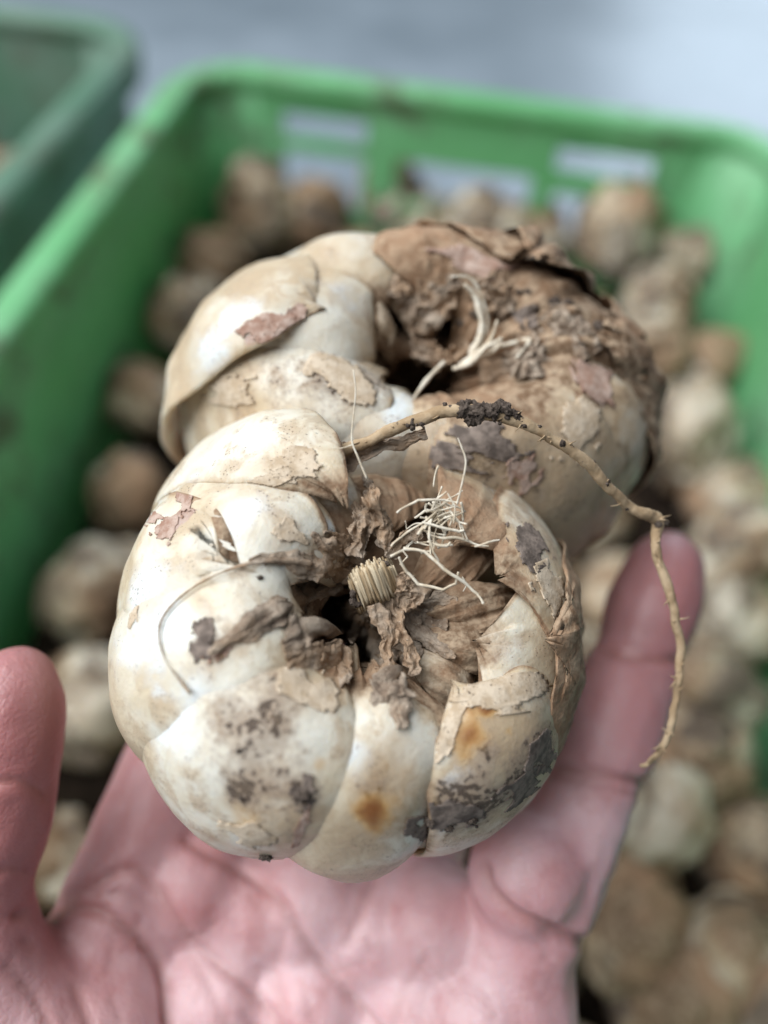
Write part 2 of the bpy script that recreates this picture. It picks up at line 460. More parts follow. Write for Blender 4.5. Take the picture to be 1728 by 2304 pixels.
def scale_geo(b, phi, hw, k=1.0, t0=0.0, t1=1.0, skew=0, tilt=0.0, bulge=0.05, drop=0.0, lift=0.0, point=2.0, dry=0.72, alldry=0.0,
              edge=0.5, th=0.09, seed=0, nt=84, na=46, crumple=1.0, ragged=0.02, base=0.55, soil=0.0, curl=0.012, tan=0.0, lump=0.024):
    s = np.linspace(0, 1, nt)[:, None] * np.ones((1, na)); a = np.ones((nt, 1)) * np.linspace(-1, 1, na)[None]
    rg = np.random.RandomState(seed)
    jag = fbm(np.stack([a * 5, a * 0 + seed, a * 0], -1), 1.0, seed, 4)
    tt = t0 + (t1 * (1 + ragged * jag * s ** 6) - t0) * s
    ti = np.clip(tt, 0, 1) * 399; i0 = np.clip(ti.astype(int), 0, 398); fr = (ti - i0)[..., None]
    PR = b.prof
    pz = PR[i0] * (1 - fr) + PR[i0 + 1] * fr
    dz = PR[i0 + 1] - PR[i0]; dz = dz / np.linalg.norm(dz, axis=-1, keepdims=True)
    nr = np.stack([dz[..., 1], -dz[..., 0]], -1)
    wf = (base + (1 - base) * np.sin(np.minimum(s / 0.45, 1) * np.pi / 2)) * (1 - 0.96 * np.clip((s - 0.45) / 0.55, 0, 1) ** point)
    rho = pz[..., 0]
    wavy = 1 + 0.06 * fbm(np.stack([s * 4, np.sign(a) * 3 + seed, s * 0], -1), 1.0, seed + 5, 3)
    ang = a * math.radians(hw) * wf * wavy / np.maximum(rho, 0.42)
    ph = math.radians(phi) + math.radians(skew) * s ** 2 + ang
    aa = np.abs(a)
    # dryness towards the tip and along the margins
    d = sstep(s, dry - 0.10, dry + 0.22) + edge * sstep(aa, 0.84, 1.0) * sstep(s, 0.3, 0.7)
    d = np.clip(np.maximum(d, alldry), 0, 1)
    off = tilt * a + bulge * (1 - a * a) * np.sin(np.pi * np.clip(s, 0.05, 0.95)) - curl * aa ** 3 + lift * sstep(s, 0.6, 1.0) - drop * sstep(s, 0.7, 1.0)
    base_pt = np.stack([rho * np.cos(ph), rho * np.sin(ph), pz[..., 1]], -1) * k
    off = off + lump * fbm(base_pt, 2.6, seed + 11, 2) + 0.0035 * fbm(base_pt, 9, seed + 3, 2)
    wr = fbm(np.stack([ang * np.maximum(rho, 0.25) * 10 + 1.2 * s, s * 3.0 + 0.9 * a, s * 0 + seed], -1), 1.0, seed + 21, 4)
    off = off + crumple * d * (0.020 * wr + 0.008 * fbm(base_pt, 16, seed + 22, 3))
    N = np.stack([nr[..., 0] * np.cos(ph), nr[..., 0] * np.sin(ph), nr[..., 1]], -1)
    X = base_pt + N * off[..., None]
    thick = th * (1 - 0.9 * aa ** 4) * (1 - 0.9 * s ** 4) * (1 - 0.6 * d) + 0.006
    Y = X - N * thick[..., None]
    V = np.vstack([X.reshape(-1, 3), Y.reshape(-1, 3)])
    n0 = nt * na
    F = [grid_faces(nt, na), grid_faces(nt, na, n0, True)]
    def strip(idx):
        idx = np.array(idx); return np.stack([idx[:-1], idx[1:], idx[1:] + n0, idx[:-1] + n0], 1)
    F.append(strip(range(na))[:, ::-1]); F.append(strip(range((nt - 1) * na, nt * na)))
    F.append(strip(range(0, nt * na, na))); F.append(strip(range(na - 1, nt * na, na))[:, ::-1])
    F = np.vstack(F)[:, ::-1]
    at = {'dry': np.tile(d.ravel(), 2), 'rust': np.zeros(2 * n0), 'soil': np.full(2 * n0, soil), 'bare': np.zeros(2 * n0), 'pink': np.zeros(2 * n0), 'tan': np.full(2 * n0, tan)}
    return b.w(V), F, at

def raycaster(geos):
    V = np.vstack([g[0] for g in geos]); off = np.cumsum([0] + [len(g[0]) for g in geos[:-1]])
    owner = np.concatenate([np.full(len(g[1]), i) for i, g in enumerate(geos)])
    F = np.vstack([g[1] + o for g, o in zip(geos, off)])
    t = BVHTree.FromPolygons(V.tolist(), F.tolist())
    def hit(u, v):
        d = P(u, v, 1.0) - CAM; n = np.linalg.norm(d)
        loc, _, idx, _ = t.ray_cast(Vector(CAM), Vector(d / n))
        if loc is None: return None, None
        return np.array(loc), owner[idx]
    return hit

def stain(geos, hit, items):
    """marks with a place of their own on one scale: (kind, u, v, radius in metres, strength)"""
    for kind, u, v, r, st in items:
        p, o = hit(u, v)
        if p is None: continue
        V, _, at = geos[o]
        dd = np.linalg.norm(V - p, axis=1)
        dd = dd * (1 + 0.45 * fbm(V, 0.9 / r, int(u) + int(v), 2))
        at[kind] = np.clip(at[kind] + st * np.exp(-(dd / r) ** 2 * 1.2), -0.5, 1.2)

# ---- front bulb ---------------------------------------------------
D1 = 0.152
tl = math.radians(20)
def bulb_frame(u, v, d, R, tilt, dirx, diry, aniso):
    t = math.radians(tilt); n = math.hypot(dirx, diry)
    side = (AX * dirx + AY * diry) / n
    e3 = -AZ * math.cos(t) + side * math.sin(t)
    e1 = AX - e3 * (AX @ e3); e1 /= np.linalg.norm(e1)
    e2 = np.cross(e3, e1)
    return Bulb(P(u, v, d), e1, e2, e3, R, aniso)
FB = bulb_frame(792, 1418, D1, 0.0405, 21, 0.75, 0.8, (1.0, 0.97, 0.86))
front_scales = [
    # outer left broad scale
    dict(phi=186, hw=34, k=1.02, t1=0.80, point=2.6, tilt=0.015, dry=0.93, edge=0.35, seed=1, bulge=0.02),
    dict(phi=167, hw=20, k=1.05, t1=0.66, point=3.4, tilt=-0.02, dry=0.96, edge=0.7, seed=24, bulge=0.02, ragged=0.12),
    dict(phi=250, hw=9, k=1.00, t1=0.93, point=1.8, dry=0.76, edge=0.7, seed=25, bulge=0.04, tan=0.3),
    dict(phi=290, hw=9, k=1.00, t1=0.90, point=1.8, dry=0.74, edge=0.7, seed=26, bulge=0.04, tan=0.4),
    # upper left scale leaning towards the other bulb
    dict(phi=137, hw=20, k=1.09, t1=0.73, skew=-22, point=1.7, tilt=-0.02, dry=0.84, edge=0.4, seed=2, bulge=0.05, tan=0.1),
    # scale tucked below it
    dict(phi=155, hw=18, k=1.01, t1=0.86, skew=-8, point=2.4, tilt=-0.02, dry=0.84, edge=0.7, seed=3, bulge=0.04, tan=0.1),
    # small bare inner scale
    dict(phi=140, hw=10, k=0.95, t0=0.3, t1=0.95, point=2.2, dry=0.88, edge=0.6, seed=4, bulge=0.05, tan=0.3),
    # left inner scale with dry margin
    dict(phi=198, hw=20, k=1.05, t1=0.87, skew=-8, point=1.6, tilt=0.02, dry=0.84, edge=0.5, seed=5, bulge=0.035),
    # scale between
    dict(phi=216, hw=19, k=0.97, t1=0.97, point=1.6, dry=0.78, edge=0.6, seed=6, bulge=0.04, tan=0.15),
    # lower left speckled scale
    dict(phi=229, hw=25.5, k=1.06, t1=0.87, point=2.1, tilt=0.02, dry=0.84, edge=0.5, seed=7, bulge=0.060, curl=0.025, tan=0.1),
    # narrow bottom scale
    dict(phi=267, hw=19, k=1.015, t1=0.92, point=2.1, dry=0.78, edge=0.5, seed=8, bulge=0.085, curl=0.025, tan=0.15),
    # lower right spotted scale
    dict(phi=312, hw=25.5, k=1.06, t1=0.76, point=3.2, tilt=-0.015, dry=0.94, edge=0.6, seed=9, bulge=0.060, curl=0.025, soil=0.1, tan=0.35),
    # right scale, bare band
    dict(phi=341, hw=28, k=1.00, t1=0.75, point=3.0, tilt=0.01, dry=0.90, edge=0.6, seed=10, bulge=0.045, tan=0.1),
    # upper right mottled scale
    dict(phi=18, hw=28, k=1.03, t1=0.70, point=3.0, tilt=-0.03, dry=0.86, edge=0.9, seed=11, bulge=0.03, soil=0.3, tan=0.45),
    dict(phi=46, hw=22, k=0.93, t1=0.72, point=2.6, tilt=-0.02, dry=0.72, edge=0.9, seed=12, bulge=0.04, soil=0.3, tan=0.5),
    # back scales against the other bulb
    dict(phi=84, hw=22, k=0.74, t1=0.70, point=2.0, dry=0.62, edge=0.8, seed=13, bulge=0.04, soil=0.3, tan=0.5),
    dict(phi=116, hw=16, k=0.80, t1=0.84, point=2.0, dry=0.70, edge=0.8, seed=14, bulge=0.04, tan=0.5),
    # outer brown skin on the right
    dict(phi=350, hw=34, k=1.085, t1=0.60, point=4.0, dry=0.60, alldry=0.55, edge=0.6, seed=15, bulge=0.0, th=0.012, crumple=0.5, ragged=0.06, tan=0.6),
    # dry tips standing round the hollow
    dict(phi=318, hw=8, k=0.76, t0=0.45, t1=0.96, point=1.2, alldry=0.62, seed=16, th=0.012, crumple=1.4, lift=0.05),
    dict(phi=342, hw=8, k=0.76, t0=0.45, t1=1.0, point=1.2, alldry=0.75, seed=17, th=0.012, crumple=1.6, lift=0.0),
    dict(phi=6, hw=8, k=0.84, t0=0.45, t1=0.97, point=1.2, alldry=0.85, seed=18, th=0.012, crumple=1.8, lift=0.04),
    dict(phi=242, hw=10, k=0.76, t0=0.45, t1=1.0, point=1.4, alldry=0.6, seed=19, th=0.012, crumple=1.3),
    dict(phi=288, hw=7, k=0.76, t0=0.45, t1=1.0, point=1.5, alldry=0.65, seed=20, th=0.012, crumple=1.3),
    dict(phi=36, hw=9, k=0.80, t0=0.45, t1=0.98, point=1.3, alldry=0.85, seed=22, th=0.012, crumple=1.8, drop=0.05),
]
FG = [scale_geo(FB, **a) for a in front_scales]
# inner heart closes the hollow's floor
FG.append(scale_geo(FB, 0, 170, k=0.55, t0=0.0, t1=0.80, point=6, alldry=0.9, seed=30, base=1.0, th=0.03))
hitF = raycaster(FG)
stain(FG, hitF, [
    ('pink', 325, 1165, 0.0030, 0.9), ('pink', 372, 1190, 0.0026, 0.9), ('pink', 420, 1150, 0.0026, 0.9),
    ('rust', 268, 1235, 0.0016, 0.75), ('rust', 310, 1230, 0.0014, 0.45), ('rust', 545, 1085, 0.0016, 0.40),
    ('bare', 330, 1330, 0.008, 0.7), ('bare', 300, 1450, 0.007, 0.6), ('bare', 400, 1380, 0.006, 0.5),
    ('bare', 540, 1165, 0.0045, 0.9), ('bare', 755, 1205, 0.004, 1.0), ('bare', 430, 1080, 0.004, 0.6), ('bare', 380, 1640, 0.006, 0.9), ('bare', 440, 1560, 0.004, 0.7),
    ('soil', 455, 1440, 0.0034, 0.9), ('soil', 490, 1470, 0.0022, 0.6), ('rust', 500, 1470, 0.0012, 0.7), ('soil', 600, 1060, 0.004, 0.35),
    ('soil', 560, 1680, 0.006, 0.3), ('soil', 540, 1740, 0.006, 0.4), ('soil', 620, 1640, 0.005, 0.5), ('soil', 500, 1620, 0.005, 0.4), ('soil', 640, 1560, 0.005, 0.4),
    ('soil', 540, 1790, 0.003, 0.6), ('soil', 680, 1780, 0.003, 0.95), ('soil', 690, 1800, 0.0016, 1.0), ('soil', 660, 1880, 0.003, 0.5), ('soil', 560, 1880, 0.003, 0.5),
    ('rust', 540, 1840, 0.0026, 0.6), ('rust', 850, 1800, 0.003, 0.5), ('rust', 720, 1720, 0.0015, 0.7),
    ('rust', 840, 1830, 0.0034, 0.95), ('soil', 835, 1800, 0.0028, 0.75), ('rust', 850, 1870, 0.002, 0.5), ('bare', 790, 1700, 0.004, 0.7),
    ('rust', 1172, 1530, 0.0018, 0.95), ('rust', 1095, 1595, 0.0020, 1.05), ('rust', 1058, 1653, 0.0027, 0.9), ('rust', 1050, 1590, 0.0011, 0.6), ('rust', 1145, 1645, 0.0009, 0.7),
    ('soil', 1215, 1700, 0.0045, 0.9), ('soil', 1180, 1750, 0.0045, 1.0), ('soil', 1050, 1815, 0.0055, 1.2), ('soil', 980, 1830, 0.0055, 1.2), ('soil', 1120, 1800, 0.003, 0.9), ('soil', 960, 1880, 0.003, 0.9),
    ('soil', 1250, 1640, 0.003, 0.6), ('bare', 1020, 1760, 0.003, 0.7), ('bare', 1240, 1440, 0.005, 0.8), ('bare', 1130, 1470, 0.004, 0.5),
    ('soil', 1215, 1300, 0.002, 0.8), ('soil', 1190, 1240, 0.002, 0.8),
    ('tan', 560, 1640, 0.007, 0.55), ('tan', 600, 1780, 0.007, 0.45), ('tan', 620, 1880, 0.006, 0.7), ('tan', 690, 1550, 0.006, 0.6), ('tan', 820, 1860, 0.006, 0.8), ('tan', 850, 1780, 0.004, 0.7), ('tan', 900, 1700, 0.004, 0.5),
    ('tan', 1180, 1700, 0.008, 0.6), ('tan', 1100, 1600, 0.006, 0.4), ('tan', 1020, 1820, 0.006, 0.6), ('tan', 640, 1060, 0.005, 0.6), ('tan', 560, 1090, 0.004, 0.4), ('tan', 660, 1190, 0.004, 0.5), ('tan', 620, 1230, 0.003, 0.4),
    ('tan', 380, 1080, 0.004, 0.4), ('tan', 350, 1220, 0.004, 0.35), ('tan', 560, 1400, 0.004, 0.5), ('tan', 480, 1500, 0.003, 0.5),
    ('tan', 470, 1010, 0.004, 0.3), ('soil', 600, 1560, 0.006, 0.5), ('soil', 840, 1760, 0.003, 0.5), ('soil', 580, 1740, 0.009, 0.2), ('soil', 1120, 1720, 0.008, 0.3),
])
ROOT_F = FB.w(np.array([0, 0, -0.86]))
bulb_f = empty('lily_bulb', ROOT_F, 'dirty white scaly bulb with cut stem and tangled rootlets, held in the palm', 'bulb', 'bulbs held in the hand')
SCF = [build('scale', g[0], g[1], MAT_BULB, bulb_f, g[2]) for g in FG[:-1]]
SCF.append(None); SCF[-1] = build('heart', FG[-1][0], FG[-1][1], MAT_BULB, bulb_f, FG[-1][2])

# ---- back bulb ----------------------------------------------------
D2 = 0.186
BB = bulb_frame(930, 950, D2, 0.0515, 24, 0.35, 0.9, (1.0, 0.71, 0.82))
back_scales = [
    dict(phi=160, hw=32, k=1.09, t1=0.72, skew=10, point=2.4, tilt=0.02, dry=0.93, edge=0.35, seed=41, bulge=0.03),
    dict(phi=178, hw=30, k=0.97, t1=0.92, point=2.2, dry=0.86, edge=0.5, seed=42, bulge=0.07, soil=0.10),
    dict(phi=208, hw=28, k=0.99, t1=0.86, point=2.2, dry=0.90, edge=0.4, seed=43, bulge=0.06, soil=0.25),
    dict(phi=240, hw=17, k=0.97, t1=0.90, point=2.0, dry=0.90, edge=0.4, seed=44, bulge=0.06),
    dict(phi=128, hw=24, k=1.00, t1=0.80, point=2.2, dry=0.85, edge=0.5, seed=45, bulge=0.06),
    dict(phi=80, hw=30, k=1.00, t1=0.84, point=2.4, dry=0.60, alldry=0.36, edge=0.8, seed=46, tan=0.5, bulge=0.05, soil=0.3),
    dict(phi=40, hw=28, k=1.00, t1=0.88, point=2.2, dry=0.55, alldry=0.55, edge=0.8, seed=47, tan=0.5, bulge=0.05, crumple=1.6, soil=0.3),
    dict(phi=2, hw=24, k=1.03, t1=0.80, point=2.4, tilt=0.03, dry=0.62, alldry=0.46, edge=0.8, seed=48, tan=0.5, bulge=0.05, crumple=1.4, soil=0.2),
    dict(phi=328, hw=28, k=1.02, tilt=-0.02, t1=0.84, point=2.2, dry=0.74, alldry=0.38, edge=0.6, seed=49, tan=0.55, bulge=0.06, soil=0.25),
    dict(phi=296, hw=26, k=1.03, tilt=0.03, t1=0.86, point=2.2, dry=0.70, alldry=0.30, edge=0.6, seed=50, tan=0.8, bulge=0.06, soil=0.5),  # extra soil also paints in the shadow beneath the long root
    dict(phi=268, hw=20, k=0.95, t1=0.88, point=2.0, dry=0.74, alldry=0.28, edge=0.5, seed=51, tan=0.8, bulge=0.05, soil=0.6),  # soil raised to darken this scale like the shaded gap between the bulbs
    dict(phi=58, hw=42, k=1.06, t1=0.60, point=3.5, alldry=0.7, seed=52, bulge=0.02, th=0.012, crumple=1.4, ragged=0.16, lift=0.06),
    dict(phi=10, hw=36, k=1.06, t1=0.60, point=3.5, alldry=0.65, seed=53, bulge=0.02, th=0.012, crumple=1.4, ragged=0.16, lift=0.05),
    dict(phi=25, hw=12, k=0.95, t0=0.4, t1=1.0, point=1.5, alldry=0.9, seed=54, th=0.012, crumple=2.2, lift=0.06),
    dict(phi=55, hw=12, k=0.93, t0=0.4, t1=1.0, point=1.5, alldry=0.9, seed=55, th=0.012, crumple=2.2, lift=0.03),
    dict(phi=100, hw=12, k=0.95, t0=0.4, t1=0.98, point=1.6, alldry=0.8, seed=56, th=0.012, crumple=2.0, lift=0.06),
    dict(phi=145, hw=10, k=0.92, t0=0.4, t1=1.0, point=1.6, alldry=0.8, seed=57, th=0.012, crumple=2.0),
    dict(phi=205, hw=9, k=0.92, t0=0.4, t1=1.0, point=1.6, alldry=0.5, seed=58, th=0.03, crumple=1.0),
    dict(phi=345, hw=14, k=0.96, t0=0.4, t1=0.98, point=1.6, alldry=0.8, seed=59, th=0.012, crumple=2.2, lift=0.06),
    dict(phi=310, hw=13, k=0.95, t0=0.4, t1=1.0, point=1.6, alldry=0.8, seed=60, th=0.012, crumple=2.2, lift=0.03),
]
for a in back_scales: a.setdefault('lump', 0.045)
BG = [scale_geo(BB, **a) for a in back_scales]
BG.append(scale_geo(BB, 0, 170, k=0.55, t0=0.0, t1=0.80, point=6, alldry=0.9, seed=70, base=1.0, th=0.03))
hitB = raycaster(BG)
stain(BG, hitB, [
    ('pink', 600, 745, 0.0030, 1.0), ('pink', 650, 740, 0.0022, 0.9), ('pink', 560, 765, 0.002, 0.6),
    ('bare', 520, 720, 0.006, 0.6), ('bare', 470, 830, 0.006, 0.6), ('bare', 900, 910, 0.005, 0.9), ('bare', 780, 660, 0.006, 0.5),
    ('rust', 505, 885, 0.0022, 0.7), ('rust', 850, 720, 0.002, 0.5), ('rust', 840, 565, 0.004, 0.4), ('rust', 930, 600, 0.004, 0.5),
    ('soil', 780, 840, 0.007, 0.55), ('soil', 740, 860, 0.005, 0.5), ('soil', 840, 860, 0.005, 0.4), ('soil', 600, 900, 0.006, 0.3),
    ('rust', 970, 880, 0.0015, 0.7), ('soil', 1100, 1010, 0.006, 0.5), ('soil', 1180, 1070, 0.004, 0.8), ('rust', 1160, 1065, 0.002, 0.9), ('soil', 1290, 960, 0.005, 0.6), ('soil', 1000, 1050, 0.007, 0.7), ('soil', 1210, 1110, 0.0012, 1.2), ('soil', 1280, 1130, 0.006, 0.4), ('tan', 560, 900, 0.006, 0.7), ('tan', 860, 760, 0.005, 0.6), ('tan', 700, 900, 0.007, 0.4), ('tan', 690, 700, 0.004, 0.6), ('tan', 800, 960, 0.006, 0.7),
])
ROOT_B = BB.w(np.array([0, 0, -0.86]))
bulb_b = empty('lily_bulb', ROOT_B, 'larger brown skinned bulb with a torn papery crown, resting behind the rooted one', 'bulb', 'bulbs held in the hand')
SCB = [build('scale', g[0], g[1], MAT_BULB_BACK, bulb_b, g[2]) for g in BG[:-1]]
SCB.append(None); SCB[-1] = build('heart', BG[-1][0], BG[-1][1], MAT_BULB_BACK, bulb_b, BG[-1][2])

# ------------------------------------------------------------------ tubes, membranes, stub
def tube(name, pts, rad, mat, parent, n=40, m=8, rough=0.15, seed=0, wig=0.0):
    """pts: (u, v, depth); rad: list of radii in metres"""
    C = catmull([P(*p) for p in pts], n)
    C = C + wig * np.stack([fbm(C, 260, seed + q, 2) for q in range(3)], -1)
    R = np.interp(np.linspace(0, 1, n), np.linspace(0, 1, len(rad)), rad)
    T = np.gradient(C, axis=0); T /= np.linalg.norm(T, axis=1, keepdims=True)
    ref = AZ if abs(T[0] @ AZ) < 0.9 else AX
    A = np.cross(T, ref); A /= np.linalg.norm(A, axis=1, keepdims=True) + 1e-12; B = np.cross(T, A)
    th = np.linspace(0, 2 * np.pi, m, endpoint=False)
    V = C[:, None] + (np.cos(th)[None, :, None] * A[:, None] + np.sin(th)[None, :, None] * B[:, None])
    dirs = V - C[:, None]
    rr = R[:, None] * (1 + rough * (fbm(C[:, None] + dirs * R[:, None, None], 330, seed + 9, 2) + 0.5 * fbm(C[:, None] + dirs * R[:, None, None], 2200, seed + 5, 2)))
    V = (C[:, None] + dirs * rr[..., None]).reshape(-1, 3)
    F = []
    for i in range(n - 1):
        for j in range(m):
            j2 = (j + 1) % m
            F.append((i * m + j, i * m + j2, (i + 1) * m + j2, (i + 1) * m + j))
    F.append(tuple(range(m))[::-1]); F.append(tuple((n - 1) * m + j for j in range(m)))
    return build(name, V, F, mat, parent)

def depthF(u, v, default=0.135):
    p, _ = hitF(u, v)
    return default if p is None else float((p - CAM) @ AZ)

def membrane(name, pts, widths, parent, mat=MAT_DRY, n=90, m=30, amp=0.0012, cup=0.35, seed=0, th=0.00025, frag=0.28):
    """a crumpled dry sheet along (u, v, depth) points, widths in pixels"""
    C = catmull([P(*p) for p in pts], n)
    T = np.gradient(C, axis=0); T /= np.linalg.norm(T, axis=1, keepdims=True)
    S = np.cross(T, AZ); S /= np.linalg.norm(S, axis=1, keepdims=True); Nn = np.cross(S, T)
    Nn *= -np.sign(np.sum(Nn * AZ, 1, keepdims=True))
    W = np.interp(np.linspace(0, 1, n), np.linspace(0, 1, len(widths)), widths) * np.mean([p[2] for p in pts]) / FPX / 2
    a = np.linspace(-1, 1, m)
    jag = 1 + frag * fbm(np.stack([np.linspace(0, 9, n)[:, None] + 0 * a, np.sign(a)[None] * 4 + 0 * C[:, :1], 0 * C[:, :1] + a * 0], -1), 1.0, seed, 4)
    off = a[None] * W[:, None] * jag
    X = C[:, None] + S[:, None] * off[..., None] - Nn[:, None] * (cup * np.abs(a)[None] ** 2 * W[:, None])[..., None]
    q = np.stack([off * FPX / 0.13 / 14, np.linspace(0, 3.0, n)[:, None] + 0 * off, 0 * off], -1)
    X = X + Nn[:, None] * (0.55 * amp * fbm(q, 1.0, seed + 2, 4) + 0.35 * amp * fbm(X, 420, seed + 3, 4))[..., None] + S[:, None] * (0.4 * amp * fbm(X, 500, seed + 7, 3))[..., None]
    Y = X - Nn[:, None] * th
    V = np.vstack([X.reshape(-1, 3), Y.reshape(-1, 3)]); n0 = n * m
    F = [grid_faces(n, m), grid_faces(n, m, n0, True)]
    def strip(idx):
        idx = np.array(idx); return np.stack([idx[:-1], idx[1:], idx[1:] + n0, idx[:-1] + n0], 1)
    F += [strip(range(m))[:, ::-1], strip(range((n - 1) * m, n * m)), strip(range(0, n * m, m)), strip(range(m - 1, n * m, m))[:, ::-1]]
    return build(name, V, np.vstack(F), mat, parent)

def on(u, v, lift=0.0005, default=0.135):
    return (u, v, depthF(u, v, default) - lift)

DS = 0.128      # depth of the stem stub's cut end
# cut stem: a torn block of parallel fibres standing in the hollow
def stem_stub():
    rg = np.random.RandomState(5); Vs, Fs, fib, o = [], [], [], 0
    du, dv = 0.36, 0.93; wu, wv = 0.93, -0.36
    for i in range(22):
        for j in range(5):
            a = (i + rg.uniform(-.3, .3)) / 21 - 0.5
            d = DS - 0.0015 + 0.0011 * j + 0.0035 * (2 * a) ** 2 + rg.uniform(-.0002, .0002)
            cu, cv = 842 + wu * 104 * a, 1312 + wv * 104 * a
            l0, l1 = -34 * (1 - 0.5 * (2 * a) ** 2) + rg.uniform(-16, 6) - 3 * j, 40 + rg.uniform(-6, 14)
            fan = 1 + 0.3 * rg.uniform(-1, 1); l0 += rg.uniform(-5, 5); cu += rg.uniform(-2, 2)
            C = catmull([P(cu + du * l0, cv + dv * l0, d - 0.0004), P(cu, cv, d), P(cu + du * l1 * fan, cv + dv * l1, d + 0.0016)], 7)
            T = np.gradient(C, axis=0); T /= np.linalg.norm(T, axis=1, keepdims=True)
            A = np.cross(T, AZ); A /= np.linalg.norm(A, axis=1, keepdims=True); B = np.cross(T, A)
            r = rg.uniform(.00017, .00030) * np.array([.6, 1, 1, 1, 1, 1, .9]); t = np.linspace(0, 2 * np.pi, 6, endpoint=False)
            V = (C[:, None] + r[:, None, None] * (np.cos(t)[None, :, None] * A[:, None] + np.sin(t)[None, :, None] * B[:, None])).reshape(-1, 3)
            F = [(p * 6 + q, p * 6 + (q + 1) % 6, p * 6 + 6 + (q + 1) % 6, p * 6 + 6 + q) for p in range(6) for q in range(6)]
            F += [tuple(range(6))[::-1], tuple(range(36, 42))]
            Vs.append(V); Fs += [tuple(x + o for x in f) for f in F]; o += 42; fib += [rg.uniform(0.15, 1.0)] * 42
    build('stem_stub', np.vstack(Vs), Fs, MAT_STUB, bulb_f, {'fibre': fib})
stem_stub()

SOIL_AT_STUB = []
def along(pl, lift, n=9):
    q = catmull(pl, n)
    return [on(u, v, lift) for u, v in q]
for pl, wd, sd, am, lf in [
    ([(470, 1470), (560, 1415), (660, 1360), (770, 1310)], [12, 40, 60, 66, 40], 21, 0.0008, .0010),
    ([(640, 1465), (700, 1440), (770, 1390), (825, 1355)], [30, 96, 100, 80, 36], 22, 0.0008, .0012),
    ([(560, 1262), (640, 1258), (720, 1275), (790, 1285)], [6, 30, 60, 80, 60], 23, 0.0009, .0010),
    ([(700, 1205), (760, 1245), (810, 1280)], [10, 40, 50, 30], 24, 0.0012, .0010),
    ([(650, 1500), (720, 1495), (785, 1500)], [20, 80, 104, 70], 25, 0.0006, .0008),
    ([(840, 1585), (870, 1560), (900, 1520)], [16, 70, 90, 40], 26, 0.0005, .0007)]:
    membrane('dry_membrane', along(pl, lf), wd, bulb_f, amp=am, seed=sd)
rgm = np.random.RandomState(31)
for q, phd in enumerate([128, 150, 172, 196, 208, 224, 238, 252, 262, 276, 290, 306, 324, 345]):
    ph = math.radians(phd + rgm.uniform(-5, 5)); r0, r1 = rgm.uniform(45, 70), rgm.uniform(135, 215)
    pl = []
    for f in (0, 0.35, 0.7, 1.0):
        r = r0 + (r1 - r0) * f; u, v = 868 + r * math.cos(ph + 0.15 * f), 1335 - r * math.sin(ph + 0.15 * f)
        pl.append((u, v, (1 - f) * (DS + 0.0035 + 0.002 * rgm.rand()) + f * (depthF(u, v) - 0.0006)))
        if f > 0.5: pl[-1] = (u, v, min(pl[-1][2], depthF(u, v) - 0.0007))
    w = rgm.uniform(34, 78)
    membrane('dry_membrane', pl, [w * .45, w * .8, w, w * .7, w * .15], bulb_f, amp=rgm.uniform(.0006, .0011), seed=400 + q * 3, cup=0.5)
for q in range(9):
    a = rgm.uniform(0, 6.28)
    SOIL_AT_STUB.append((850 + 58 * math.cos(a), 1322 + 48 * math.sin(a), DS + 0.0015 + 0.002 * rgm.rand(), rgm.uniform(.0005, .0012)))
mem = [
    ([on(822, 1068, .004), (838, 1120, .1275), (862, 1175, .128), (868, 1235, .130)], [14, 34, 46, 34], 1, 0.0016),
    ([(845, 1360, .1275), (868, 1430, .1275), (872, 1490, .1275), on(885, 1570, .0015)], [44, 30, 40, 90], 5, 0.0015),
    ([(875, 1350, .1300), (905, 1430, .1290), (925, 1490, .1285), (935, 1520, .1280)], [50, 24, 34, 26], 6, 0.0014),
    ([(900, 1290, .129), (925, 1330, .1285), (900, 1370, .129)], [40, 60, 46], 7, 0.0018),
    ([on(720, 1480, .0010), on(760, 1485, .0012), on(770, 1540, .0012)], [50, 70, 30], 8, 0.0010),
    ([on(850, 1545, .0012), on(890, 1575, .0012), on(905, 1640, .0010)], [30, 80, 20], 9, 0.0012),
    ([(870, 1255, .130), (910, 1215, .128), (950, 1195, .1285)], [30, 30, 20], 10, 0.0012),
    ([(800, 1130, .130), (815, 1180, .1285), (800, 1250, .130)], [40, 60, 50], 11, 0.0018),
]
for pts, wd, sd, am in mem:
    membrane('dry_membrane', pts, wd, bulb_f, amp=am, seed=sd * 7)
# thin dried margin curling across the white scale
tube('dry_margin', [on(700, 1268, .0012), on(610, 1262, .0012), on(520, 1280, .0009), on(430, 1325, .0009), on(372, 1380, .0008), on(358, 1430, .0008), on(375, 1490, .0008), on(428, 1560, .0011)],
     [0.0005, 0.0004, 0.00022, 0.00016, 0.0002, 0.00012, 0.00012, 0.00024], MAT_DRY, bulb_f, n=90, rough=0.5, seed=4)
# upright hair rootlets
tube('rootlet', [(826, 1078, .1265), (806, 1030, .126), (792, 990, .126), (796, 930, .126), (800, 880, .126), (795, 832, .126)], [0.00018, 0.00016, 0.00012, 0.00009], MAT_ROOTLET, bulb_f, n=40, m=6)
tube('rootlet', [(795, 1000, .126), (770, 1008, .1263), (748, 1009, .1266)], [0.00012, 0.00007], MAT_ROOTLET, bulb_f, n=16, m=6)
tube('rootlet', [(1028, 1135, .1265), (1038, 1095, .126), (1048, 1040, .126), (1038, 1005, .126), (1030, 985, .1262)], [0.0002, 0.00016, 0.00014, 0.00008], MAT_ROOTLET, bulb_f, n=36, m=6)
